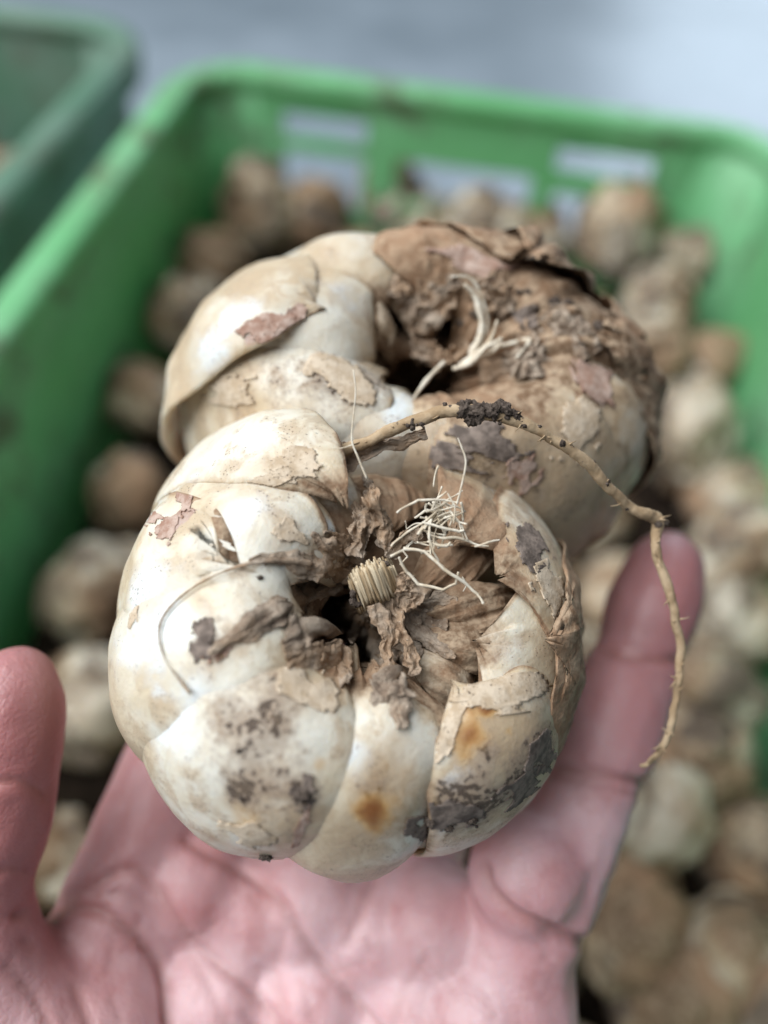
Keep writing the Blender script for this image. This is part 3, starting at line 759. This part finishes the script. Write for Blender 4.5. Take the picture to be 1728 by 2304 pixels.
# tangle of pale rootlets
strands = [
    ([(880, 1235), (940, 1180), (985, 1140), (1010, 1120), (1042, 1105)], 0.00022), ([(895, 1150), (945, 1120), (1000, 1122), (1030, 1130)], 0.00020),
    ([(960, 1200), (1000, 1212), (1060, 1218), (1100, 1228)], 0.00026), ([(1070, 1225), (1100, 1217), (1125, 1213)], 0.0002),
    ([(905, 1235), (960, 1240), (1000, 1275), (1050, 1310), (1075, 1335), (1089, 1365)], 0.00034), ([(900, 1255), (920, 1290), (945, 1315), (1000, 1325), (1030, 1312), (1035, 1285)], 0.00026),
    ([(940, 1200), (965, 1170), (980, 1150), (1020, 1140)], 0.0003), ([(955, 1190), (970, 1165), (965, 1210), (975, 1245)], 0.00022),
    ([(985, 1160), (1010, 1150), (1040, 1185), (1055, 1215)], 0.00018), ([(1000, 1165), (1030, 1160), (1045, 1150)], 0.0002),
    ([(950, 1175), (990, 1185), (1030, 1195), (1045, 1190)], 0.00026), ([(935, 1165), (960, 1150), (990, 1165), (1000, 1190)], 0.00022),
    ([(975, 1130), (1000, 1140), (1015, 1165), (1010, 1185)], 0.0002), ([(880, 1250), (910, 1240), (935, 1215), (955, 1185)], 0.0003),
    ([(960, 1215), (985, 1225), (1005, 1228), (1015, 1220)], 0.00026), ([(1010, 1110), (1022, 1140), (1018, 1175)], 0.00016),
    ([(970, 1145), (985, 1120), (1005, 1105)], 0.0002), ([(900, 1270), (915, 1252), (905, 1240), (920, 1225)], 0.0002), ([(945, 1245), (970, 1240), (990, 1262)], 0.00022),
    ([(1040, 1295), (1045, 1318), (1040, 1330)], 0.00015), ([(1015, 1160), (1035, 1175), (1045, 1212)], 0.00014), ([(990, 1175), (1000, 1200), (990, 1225)], 0.00024),
]
rg = np.random.RandomState(3)
for i, (pl, r) in enumerate(strands):
    dd = 0.1265 + 0.003 * rg.rand()
    pts = [(u, v, dd + 0.0012 * (rg.rand() - 0.5)) for u, v in pl]
    dense = []
    for a, b in zip(pts[:-1], pts[1:]):
        dense += [tuple(np.array(a) * (1 - f) + np.array(b) * f) for f in (0, 0.12, 0.5, 0.88)]
    tube('rootlet', dense + [pts[-1]], [r * .85, r * .9, r * 0.6], MAT_ROOTLET, bulb_f, n=40, m=6, rough=0.3, seed=i, wig=0.0004)
for i in range(30):
    u, v = 985 + rg.randn() * 34, 1172 + rg.randn() * 34
    a = rg.uniform(0, math.pi); l = rg.uniform(10, 34); d = 0.1268 + 0.003 * rg.rand()
    tube('rootlet', [(u - l * math.cos(a), v - l * math.sin(a), d), (u + rg.randn() * 3, v + rg.randn() * 3, d + 0.0004), (u + l * math.cos(a), v + l * math.sin(a), d + rg.uniform(-.001, .001))],
         [rg.uniform(.00012, .00026), rg.uniform(.00010, .0002)], MAT_ROOTLET, bulb_f, n=10, m=5, rough=0.3, seed=300 + i, wig=0.0003)
# long soil-coated root
LR = [(700, 1045, .136), (760, 1018, .134), (840, 985, .1325), (900, 962, .132), (960, 940, .1315), (1040, 925, .131), (1110, 930, .131), (1170, 945, .1315), (1240, 985, .133), (1310, 1035, .135),
      (1370, 1095, .138), (1425, 1145, .141), (1480, 1168, .143), (1472, 1220, .143), (1495, 1290, .143), (1520, 1380, .144), (1532, 1470, .145), (1522, 1570, .146), (1500, 1660, .147), (1465, 1712, .148), (1442, 1722, .148)]
long_root = tube('long_root', LR, [0.0012, 0.0010, 0.0009, 0.0010, 0.0011, 0.0010, 0.0011, 0.0010, 0.0009, 0.0010, 0.0009, 0.0009, 0.0012, 0.0008, 0.0009, 0.0008, 0.0008, 0.0007, 0.0006, 0.0005, 0.0003],
     MAT_ROOT, bulb_f, n=420, m=20, rough=0.15, seed=77, wig=0.0004)
membrane('dry_membrane', [(690, 1060, .137), (760, 1030, .1345), (850, 1000, .1335), (960, 975, .1335)], [70, 60, 50, 20], bulb_f, amp=0.0014, seed=91)

rgh = np.random.RandomState(12)
LRC = catmull(LR, 200)
for i in range(46):
    q = LRC[rgh.randint(4, 196)]; a = rgh.uniform(0, 6.28); l = rgh.uniform(12, 34)
    tube('root_hair', [tuple(q), (q[0] + 0.5 * l * math.cos(a), q[1] + 0.5 * l * math.sin(a), q[2] - 0.001), (q[0] + l * math.cos(a + rgh.uniform(-.6, .6)), q[1] + l * math.sin(a), q[2] - 0.0005)],
         [.00022, .00014, .00006], MAT_ROOT, long_root, n=8, m=5, seed=500 + i, wig=.0003)
def clump(name, C, r, parent, seed, mat=MAT_SOIL, sq=(1, 1, 1), sub=4):
    bm = bmesh.new(); bmesh.ops.create_icosphere(bm, subdivisions=sub, radius=1.0)
    V = np.array([v.co[:] for v in bm.verts]); F = [[v.index for v in f.verts] for f in bm.faces]; bm.free()
    d = 1 + 0.35 * fbm(V + seed, 1.7, seed, 2) + 0.30 * fbm(V, 5.0, seed + 3, 3)
    return build(name, C + V * d[:, None] * r * np.array(sq), F, mat, parent)
for i, (u, v, d, r) in enumerate([(1045, 920, .1305, .0019), (1075, 928, .130, .0021), (1105, 925, .130, .0020), (1135, 922, .1305, .0018), (1158, 935, .1308, .0013), (1060, 945, .1305, .0014),
                                  (1175, 950, .131, .0010), (1125, 908, .1308, .0010), (1200, 962, .1318, .0008), (1480, 1180, .1422, .0009), (1497, 1175, .1425, .0008)]):
    clump('soil_clump', P(u, v, d + .0004), r * .72, long_root, 20 + i)
for i, (u, v, d, r) in enumerate(SOIL_AT_STUB):
    clump('soil_clump', P(u, v, d), r, bulb_f, 640 + i, sub=3)
# soil crumbs on the lower scales
for i, (u, v, r) in enumerate([(680, 1788, .0012), (598, 1925, .0010), (545, 1795, .0005), (538, 1690, .0005), (968, 1850, .0008), (1010, 1862, .0007), (1062, 1845, .0008), (585, 1300, .0005)]):
    p, _ = hitF(u, v)
    if p is not None:
        clump('soil_clump', p, r, bulb_f, 60 + i, sq=(1, .8, .8))

for i in range(40):
    q = LRC[int(np.clip(rgh.normal(62, 20), 20, 120))]
    clump('soil_clump', P(q[0] + rgh.normal() * 9, q[1] + rgh.normal() * 8, q[2] - 0.0007), rgh.uniform(.0002, .0006), long_root, 700 + i, sub=2)
# back bulb's torn crown: pale strands
def depthB(u, v, default=0.155):
    p, _ = hitB(u, v)
    return default if p is None else float((p - CAM) @ AZ)
DBK = min(depthB(1000, 800), 0.158) - 0.004
for i, (pl, r) in enumerate([
    ([(1060, 800), (1085, 740), (1070, 670), (1045, 640)], .0010), ([(1070, 800), (1098, 730), (1080, 660), (1055, 625), (1015, 622)], .0006), ([(1060, 805), (1100, 770), (1120, 720)], .0006),
    ([(1050, 815), (1090, 785), (1140, 775), (1190, 765), (1175, 790), (1162, 805)], .0007), ([(1040, 820), (1080, 790), (1130, 760)], .0008), ([(1035, 822), (1070, 805), (1110, 790), (1130, 770)], .0007),
    ([(1000, 815), (960, 855), (925, 905)], .0006), ([(1020, 830), (1060, 815), (1095, 780)], .0008)]):
    tube('fibre_strand', [(u, v, DBK + 0.0015 * q) for q, (u, v) in enumerate(pl[::-1])][::-1], [r * .7, r * .6, r * 0.35], MAT_ROOTLET, bulb_b, n=36, m=8, rough=0.35, seed=i)
for i, (pl, wd) in enumerate([
    ([(905, 720), (945, 700), (1000, 660), (1030, 625)], [60, 100, 70, 20]), ([(930, 760), (960, 790), (1000, 810)], [30, 50, 40]), ([(1180, 720), (1200, 780), (1195, 850)], [30, 70, 80]),
    ([(1080, 860), (1140, 840), (1200, 830)], [60, 100, 80]), ([(1230, 700), (1290, 740), (1330, 800)], [60, 80, 60]), ([(1060, 640), (1110, 660), (1160, 690)], [50, 80, 60]), ([(880, 640), (920, 655), (960, 700)], [40, 70, 50]),
    ([(1000, 800), (1035, 800), (1060, 790)], [40, 44, 40])]):
    membrane('dry_membrane', [(u, v, min(depthB(u, v), 0.165) - 0.0015) for u, v in pl], wd, bulb_b, amp=0.0025, seed=200 + i * 5)

def flake_material(name, c1, c2):
    k = NT(name); a = k.noise(420, 4, 0.65); b = k.noise(1800, 3, 0.6)
    k.bump(k.math('ADD', a, k.math('MULTIPLY', b, 0.4)), 0.5, 0.0006)
    col = k.mix(k.ramp(a, 0.35, 0.65), c1, c2)
    return k.done(k.mix(k.ramp(b, 0.62, 0.70), col, (0.12, 0.08, 0.06)), 0.8, 0.2)
MAT_FLAKE = flake_material('torn_skin', (0.34, 0.20, 0.145), (0.54, 0.41, 0.34))
MAT_TANFLAKE = flake_material('tan_skin', (0.50, 0.385, 0.265), (0.66, 0.55, 0.42))
MAT_GREYFLAKE = flake_material('soiled_skin', (0.12, 0.095, 0.08), (0.30, 0.24, 0.20))
def flake(hit, parent, u, v, w, h, ang, seed, mat, lift=0.00018):
    n = 30; a = np.linspace(-1.2, 1.2, n); X, Y = np.meshgrid(a, a, indexing='ij')
    rad = np.hypot(X, Y) + 0.55 * fbm(np.stack([X * 1.6, Y * 1.6, 0 * X + seed], -1), 1.0, seed, 4)
    ca, sa = math.cos(ang), math.sin(ang)
    idx = {}; V = []; F = []; own = None
    pts = {}
    for i in range(n):
        for j in range(n):
            if rad[i, j] > 1: continue
            x, y = X[i, j] * w, Y[i, j] * h
            p, o = hit(u + x * ca - y * sa, v + x * sa + y * ca)
            if p is None: continue
            pts[(i, j)] = (p, o)
    if not pts: return
    os_ = [q[1] for q in pts.values()]; own = max(set(os_), key=os_.count)
    for (i, j), (p, o) in pts.items():
        if o != own: continue
        ed = float(sstep(np.array(rad[i, j]), 0.70, 1.0))
        d = (CAM - p) / np.linalg.norm(CAM - p)
        idx[(i, j)] = len(V); V.append(p + d * (lift + 0.00035 * ed * (0.5 + 0.5 * math.sin(seed + 3 * math.atan2(Y[i, j], X[i, j])))))
    for (i, j) in list(idx):
        q = [(i, j), (i + 1, j), (i + 1, j + 1), (i, j + 1)]
        if all(k in idx for k in q): F.append(tuple(idx[k] for k in q))
    if F:
        o = build('skin_flake', V, F, mat, parent[own])
        so = o.modifiers.new('thickness', 'SOLIDIFY'); so.thickness = 0.00012; so.offset = 0
for q, (u, v, w, h, ang, m) in enumerate([
    (325, 1165, 34, 24, 0.4, MAT_FLAKE), (372, 1190, 34, 26, -0.8, MAT_FLAKE), (422, 1120, 22, 40, 0.3, MAT_FLAKE), (300, 1385, 12, 26, 0.3, MAT_TANFLAKE),
    (600, 1080, 70, 22, -0.3, MAT_TANFLAKE), (660, 1040, 60, 40, 0.1, MAT_TANFLAKE), (455, 1440, 26, 46, 0.3, MAT_GREYFLAKE), (492, 1465, 34, 16, -0.6, MAT_FLAKE),
    (690, 1545, 70, 50, 0.6, MAT_TANFLAKE), (685, 1785, 30, 36, 0.2, MAT_GREYFLAKE), (680, 1860, 14, 44, 0.3, MAT_FLAKE), (570, 1880, 70, 24, 0.3, MAT_TANFLAKE),
    (1020, 1835, 80, 34, -0.2, MAT_GREYFLAKE), (960, 1870, 50, 34, -0.4, MAT_GREYFLAKE), (1180, 1770, 60, 26, -0.7, MAT_GREYFLAKE), (1225, 1690, 30, 50, 0.5, MAT_GREYFLAKE),
    (1140, 1560, 110, 40, -0.1, MAT_TANFLAKE), (1010, 1640, 24, 80, 0.5, MAT_TANFLAKE), (1240, 1330, 40, 60, -0.4, MAT_TANFLAKE), (1190, 1230, 30, 60, -0.5, MAT_GREYFLAKE), (640, 1200, 50, 30, 0.4, MAT_TANFLAKE)]):
    flake(hitF, SCF, u, v, w, h, ang, 900 + q, m)
for q, (u, v, w, h, ang, m) in enumerate([
    (600, 745, 60, 34, -0.2, MAT_FLAKE), (655, 725, 26, 50, 0.4, MAT_FLAKE), (520, 880, 60, 34, -0.2, MAT_TANFLAKE), (780, 850, 80, 50, 0.5, MAT_TANFLAKE), (870, 720, 24, 80, 0.1, MAT_TANFLAKE),
    (1180, 1060, 36, 44, 0.6, MAT_FLAKE), (1100, 990, 90, 40, 0.3, MAT_GREYFLAKE), (1300, 960, 50, 70, 0.2, MAT_TANFLAKE), (1000, 1030, 120, 30, 0.2, MAT_GREYFLAKE), (1330, 820, 40, 90, -0.3, MAT_FLAKE), (1180, 700, 60, 34, 0.5, MAT_GREYFLAKE), (1060, 590, 90, 26, 0.3, MAT_FLAKE)]):
    flake(hitB, SCB, u, v, w, h, ang, 950 + q, m, lift=0.0003)
# brown debris caught in the rear crown
for i in range(14):
    u, v = 1150 + rgh.normal() * 110, 740 + rgh.normal() * 70
    p, _ = hitB(u, v)
    if p is not None: clump('soil_clump', p, rgh.uniform(.0006, .0015), bulb_b, 800 + i, sq=(1.2, .9, .7), sub=3)

# ------------------------------------------------------------------ the hand
def ball(bm, c, r, sub=3):
    bmesh.ops.create_icosphere(bm, subdivisions=sub, radius=r, matrix=Matrix.Translation(Vector(c)))
def chain(bm, pts, step=0.0035):
    """pts: (u, v, depth, radius in metres)"""
    X = [np.append(P(u, v, d), r) for u, v, d, r in pts]
    n = max(8, int(sum(np.linalg.norm(X[i + 1][:3] - X[i][:3]) for i in range(len(X) - 1)) / step))
    for q in catmull(X, n): ball(bm, q[:3], q[3], 2)
def build_hand():
    bm = bmesh.new()
    # fingers: index, middle, ring behind the bulbs; the outer finger shows on the right
    chain(bm, [(235, 2120, .170, .0135), (335, 1850, .178, .0118), (430, 1600, .190, .0104), (600, 1300, .212, .0095), (720, 1000, .228, .0088)])
    chain(bm, [(560, 2130, .180, .0135), (660, 1850, .196, .0115), (760, 1550, .210, .0105), (850, 1250, .226, .0100), (900, 950, .238, .0092)])
    chain(bm, [(860, 2140, .178, .0135), (960, 1850, .192, .0115), (1080, 1560, .206, .0105), (1200, 1280, .222, .0098), (1260, 1020, .232, .0090)])
    chain(bm, [(1160, 2120, .168, .0130), (1240, 1960, .168, .0125), (1335, 1750, .174, .0108), (1368, 1650, .177, .0120), (1412, 1540, .182, .0112), (1440, 1470, .186, .0102), (1468, 1370, .188, .0112), (1492, 1290, .192, .0098), (1500, 1262, .194, .0080)])
    # palm: four rays to the wrist
    chain(bm, [(235, 2130, .170, .0140), (340, 2350, .172, .0150), (520, 2700, .168, .0160), (640, 3050, .165, .0170), (690, 3400, .163, .0190)])
    chain(bm, [(560, 2130, .180, .0140), (600, 2400, .176, .0155), (660, 2750, .170, .0165), (720, 3100, .165, .0185), (740, 3500, .162, .0210)])
    chain(bm, [(860, 2140, .178, .0140), (860, 2400, .174, .0155), (830, 2750, .168, .0165), (800, 3100, .164, .0185), (790, 3500, .162, .0210)])
    chain(bm, [(1150, 2130, .169, .0138), (1130, 2380, .167, .0155), (1040, 2750, .163, .0165), (930, 3100, .162, .0170), (850, 3400, .162, .0190)])
    # pads below the fingers
    ball(bm, P(430, 1990, .1760), .0128); ball(bm, P(565, 2060, .1785), .0140); ball(bm, P(840, 2090, .1770), .0142); ball(bm, P(700, 2250, .1740), .0150); ball(bm, P(480, 2250, .1725), .0150); ball(bm, P(950, 2260, .1720), .0150); ball(bm, P(700, 2030, .1775), .0138); ball(bm, P(980, 2080, .1735), .0140)
    ball(bm, P(1185, 1965, .1625), .0120); ball(bm, P(1080, 2290, .1655), .0145)
    # thumb and its mound
    chain(bm, [(300, 2600, .160, .0190), (150, 2420, .156, .0180), (0, 2250, .153, .0140), (-35, 2030, .150, .0096), (5, 1840, .1485, .0094), (25, 1680, .148, .0099), (32, 1585, .148, .0095), (36, 1545, .148, .0080)])
    ball(bm, P(210, 2330, .1605), .0160); ball(bm, P(330, 2480, .160), .0180)
    me = bpy.data.meshes.new('hand_cage'); bm.to_mesh(me); bm.free()
    o = bpy.data.objects.new('hand_cage', me); COL.objects.link(o)
    r = o.modifiers.new('r', 'REMESH'); r.mode = 'VOXEL'; r.voxel_size = 0.0011
    sm = o.modifiers.new('s', 'SMOOTH'); sm.factor = 0.5; sm.iterations = 22
    dg = bpy.context.evaluated_depsgraph_get(); ev = o.evaluated_get(dg)
    m2 = bpy.data.meshes.new_from_object(ev)
    V = np.empty(len(m2.vertices) * 3); m2.vertices.foreach_get('co', V); V = V.reshape(-1, 3)
    N = np.empty(len(m2.vertices) * 3); m2.vertices.foreach_get('normal', N); N = N.reshape(-1, 3)
    F = [tuple(p.vertices) for p in m2.polygons]
    bpy.data.objects.remove(o)
    pr = project(V); facing = sstep(-(N @ AZ), 0.0, 0.4)
    crease = np.zeros(len(V)); disp = np.zeros(len(V)); flush_shade = np.zeros(len(V))
    def line(pl, w, depth, col=1.0):
        C = catmull(pl, 80); D = np.full(len(V), 1e9)
        for a, b in zip(C[:-1], C[1:]):
            ab = b - a; t = np.clip(((pr[:, :2] - a) @ ab) / (ab @ ab + 1e-9), 0, 1)
            D = np.minimum(D, np.hypot(*(pr[:, :2] - a - t[:, None] * ab).T))
        g = np.exp(-(D / w) ** 2) * facing
        nonlocal crease, disp
        disp = disp - depth * g; crease = np.maximum(crease, g * col)
    line([(40, 2062), (170, 2040), (270, 2078), (355, 2170), (378, 2310), (400, 2500)], 13, .0015)
    line([(70, 2050), (190, 2000), (310, 1960), (430, 2110), (575, 2240), (640, 2330), (720, 2500)], 12, .0011, 0.7)
    line([(420, 1890), (600, 2000), (690, 2125), (800, 2255), (900, 2380)], 12, .0012, 0.7)
    line([(850, 1960), (815, 2040), (780, 2125)], 14, .0009, 0.6)
    line([(1085, 1950), (1100, 2000), (1158, 2056), (1240, 2094), (1310, 2120)], 15, .0018, 1.0)
    line([(1150, 1700), (1230, 1712), (1330, 1740), (1450, 1765)], 12, .0016, 0.9)
    line([(1150, 1725), (1240, 1740), (1330, 1765), (1440, 1790)], 8, .0007, 0.6)
    line([(1300, 1450), (1420, 1478), (1560, 1490)], 11, .0014, 0.9)
    line([(60, 2120), (150, 2180), (200, 2304), (230, 2450)], 14, .0008, 0.6)
    line([(20, 2180), (90, 2260), (130, 2400)], 12, .0007, 0.5)
    line([(200, 2010), (330, 2030), (450, 2180), (520, 2330)], 12, .0005, 0.4)
    line([(640, 2100), (620, 2200), (660, 2330)], 10, .0004, 0.4)
    line([(960, 2150), (900, 2250), (880, 2350)], 10, .0004, 0.4)
    line([(-40, 1770), (40, 1760), (110, 1790)], 12, .0007, 0.7)
    line([(-40, 1980), (30, 1960), (100, 1985)], 12, .0007, 0.7)
    rgl = np.random.RandomState(4)
    for q in range(26):
        u0, v0 = rgl.uniform(150, 1250), rgl.uniform(1980, 2300); an = rgl.normal(0.9, 0.35) * rgl.choice([1, 1, -1]); ln = rgl.uniform(40, 120)
        line([(u0, v0), (u0 + ln * math.cos(an) * .5 + rgl.normal() * 5, v0 + ln * math.sin(an) * .5), (u0 + ln * math.cos(an), v0 + ln * math.sin(an))], 5, .00035, 0.35)
    disp = disp + 0.0004 * fbm(V, 90, 5, 3) + 0.00015 * fbm(V @ np.array([[1, .2, 0], [0, .35, 0], [0, 0, 1]]), 260, 8, 2)
    V2 = V + N * disp[:, None]
    for (u, v, d, r, s) in [(30, 1750, .148, .045, 1.15), (1480, 1350, .19, .040, 1.0), (0, 2100, .15, .02, 0.6), (620, 2040, .17, .010, 0.5), (1010, 2280, .16, .010, 0.5), (930, 2100, .165, .008, 0.3), (180, 2300, .15, .016, 0.6)]:  # first two spots also paint shade onto thumb and outer finger; others redden skin
        flush_shade = np.maximum(flush_shade, s * np.exp(-(np.linalg.norm(V - P(u, v, d), axis=1) / r) ** 2))
    h = build('hand', V2, F, MAT_SKIN, attrs={'crease': crease, 'flush_shade': flush_shade}, origin=P(740, 2700, .165))
    tag(h, 'bare open left hand, palm up, cradling two dirty bulbs', 'hand')
build_hand()

# ------------------------------------------------------------------ bulbs heaped in the crates
def heap_proto(seed, squat, wet):
    rg = np.random.RandomState(seed)
    b = Bulb((0, 0, 0), np.array([1., 0, 0]), np.array([0, 1., 0]), np.array([0, 0, 1.]), 0.030, (rg.uniform(.92, 1.15), rg.uniform(.78, .95), squat), PROF_CLOSED)
    Vs, Fs, At, o = [], [], {}, 0
    n = 7
    for k in range(n + 5):
        outer = k < n
        g = scale_geo(b, 360 / n * k + rg.uniform(-12, 12) + (0 if outer else 25), rg.uniform(30, 42), k=(1.0 + rg.uniform(-.10, .14)) if outer else rg.uniform(.84, .95), t1=rg.uniform(.62, .97), tilt=rg.uniform(-.08, .08), curl=0.05, point=2.2,
                      dry=rg.uniform(.6, .85), alldry=(0.8 if rg.rand() < wet else 0.0), edge=0.6, seed=seed * 31 + k, nt=26, na=16, bulge=rg.uniform(0.05, 0.14), soil=rg.uniform(-0.1, 1.0) + 0.35 * wet, tan=rg.uniform(-.2, .7) + 0.5 * wet, th=0.06, lump=0.12, ragged=0.15)
        Vs.append(g[0]); Fs.append(g[1] + o); o += len(g[0])
        for q, a in g[2].items(): At.setdefault(q, []).append(a)
    g = scale_geo(b, 0, 170, k=0.84, t1=0.93, point=6, alldry=0.9, seed=seed, base=1.0, th=0.03, nt=16, na=24)
    Vs.append(g[0]); Fs.append(g[1] + o)
    for q, a in g[2].items(): At[q].append(a)
    me = bpy.data.meshes.new('heap_bulb')
    me.from_pydata(np.vstack(Vs).tolist(), [], np.vstack(Fs).tolist())
    me.polygons.foreach_set('use_smooth', np.ones(len(me.polygons), bool))
    for q, a in At.items():
        x = me.attributes.new(q, 'FLOAT', 'POINT'); x.data.foreach_set('value', np.concatenate(a).astype(np.float32))
    me.materials.append(MAT_HEAP)
    return me
PROTO = {'pale': [heap_proto(101, 0.95, 0.0), heap_proto(102, 0.85, 0.05)], 'mixed': [heap_proto(103, 0.85, 0.35), heap_proto(104, 1.05, 0.3), heap_proto(105, 0.75, 0.4), heap_proto(108, 0.95, 0.45)], 'dark': [heap_proto(106, 0.9, 0.55), heap_proto(107, 0.8, 0.7), heap_proto(109, 1.0, 0.5)]}
rnd = random.Random(11)
placed = []
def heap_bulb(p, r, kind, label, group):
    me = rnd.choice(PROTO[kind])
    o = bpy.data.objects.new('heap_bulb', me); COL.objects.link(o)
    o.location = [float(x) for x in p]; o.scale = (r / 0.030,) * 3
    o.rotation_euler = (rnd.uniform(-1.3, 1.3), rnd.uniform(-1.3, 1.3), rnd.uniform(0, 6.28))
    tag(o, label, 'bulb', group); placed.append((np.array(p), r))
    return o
def at_height(u, v, z):
    d = P(u, v, 1.0) - CAM
    return CAM + d * ((z - CAM[2]) / d[2])
G1 = 'bulbs heaped in the bright green crate'
# the ones the photograph shows singly: pixel, radius, height of centre, kind, label
for u, v, r, z, kind, label in [
    (582, 462, .030, .175, 'pale', 'smooth round cream bulb in the back corner of the bright green crate'),
    (880, 440, .030, .168, 'mixed', 'tan bulb leaning on the slotted wall of the bright green crate'),
    (1395, 520, .036, .178, 'dark', 'large dark brown soil caked bulb near the slotted wall'),
    (1535, 575, .029, .165, 'mixed', 'brown bulb beside the large soil caked one'),
    (1090, 510, .026, .172, 'pale', 'small pale bulb just beyond the torn papery crown of the held bulb'),
    (700, 500, .030, .155, 'dark', 'dark soil stained bulb beside the smooth round cream one in the corner'),
    (1210, 540, .028, .16, 'mixed', 'tan bulb between the small pale one and the large soil caked one'),
    (980, 520, .028, .15, 'dark', 'dark bulb in front of the tan one leaning on the slotted wall'),
    (480, 600, .024, .165, 'mixed', 'small brown bulb in front of the smooth round cream one in the corner'),
    (420, 715, .026, .165, 'pale', 'pale bulb against the long crate wall, level with the papery crown'),
    (1480, 700, .027, .165, 'pale', 'pale bulb in front of the large soil caked one'),
    (1590, 830, .026, .16, 'mixed', 'tan bulb against the crate wall, beyond the broad tan one'),
    (1460, 800, .026, .165, 'mixed', 'brown bulb beside the papery crown, behind the broad tan one'),
    (1540, 985, .034, .175, 'mixed', 'broad tan bulb lying just beyond the bend of the dangling root'),
    (1640, 1120, .026, .16, 'mixed', 'tan bulb next to the fingertip, in front of the broad tan one'),
    (1650, 1250, .027, .165, 'pale', 'whitish bulb beside the fingertip of the outer finger'),
    (1640, 1400, .024, .165, 'pale', 'small whitish bulb beside the middle of the outer finger'),
    (1590, 1560, .024, .17, 'mixed', 'brown and cream bulb beside the lower stretch of the dangling root'),
    (1560, 1690, .026, .165, 'mixed', 'tan bulb beside the tip of the dangling root'),
    (1450, 1830, .024, .165, 'pale', 'pale bulb half hidden behind the base of the outer finger'),
    (1430, 2080, .027, .155, 'dark', 'dark bulb beside the outer edge of the palm'),
    (1690, 1920, .026, .15, 'mixed', 'tan bulb lying away from the palm, beyond the dark one'),
    (1690, 2220, .027, .165, 'pale', 'whitish brown bulb lying nearest the wrist'),
    (1530, 2260, .026, .15, 'dark', 'dark bulb between the palm edge and the whitish brown bulb'),
    (205, 1590, .026, .172, 'pale', 'smooth cream bulb showing between the thumb and the held bulb'),
    (290, 1110, .024, .155, 'mixed', 'brown bulb against the long crate wall, beside the broad white scale'),
    (330, 900, .025, .155, 'dark', 'dark bulb against the long crate wall, beside the join of the held bulbs')]:
    heap_bulb(at_height(u, v, z + 0.018), r, kind, label, G1)
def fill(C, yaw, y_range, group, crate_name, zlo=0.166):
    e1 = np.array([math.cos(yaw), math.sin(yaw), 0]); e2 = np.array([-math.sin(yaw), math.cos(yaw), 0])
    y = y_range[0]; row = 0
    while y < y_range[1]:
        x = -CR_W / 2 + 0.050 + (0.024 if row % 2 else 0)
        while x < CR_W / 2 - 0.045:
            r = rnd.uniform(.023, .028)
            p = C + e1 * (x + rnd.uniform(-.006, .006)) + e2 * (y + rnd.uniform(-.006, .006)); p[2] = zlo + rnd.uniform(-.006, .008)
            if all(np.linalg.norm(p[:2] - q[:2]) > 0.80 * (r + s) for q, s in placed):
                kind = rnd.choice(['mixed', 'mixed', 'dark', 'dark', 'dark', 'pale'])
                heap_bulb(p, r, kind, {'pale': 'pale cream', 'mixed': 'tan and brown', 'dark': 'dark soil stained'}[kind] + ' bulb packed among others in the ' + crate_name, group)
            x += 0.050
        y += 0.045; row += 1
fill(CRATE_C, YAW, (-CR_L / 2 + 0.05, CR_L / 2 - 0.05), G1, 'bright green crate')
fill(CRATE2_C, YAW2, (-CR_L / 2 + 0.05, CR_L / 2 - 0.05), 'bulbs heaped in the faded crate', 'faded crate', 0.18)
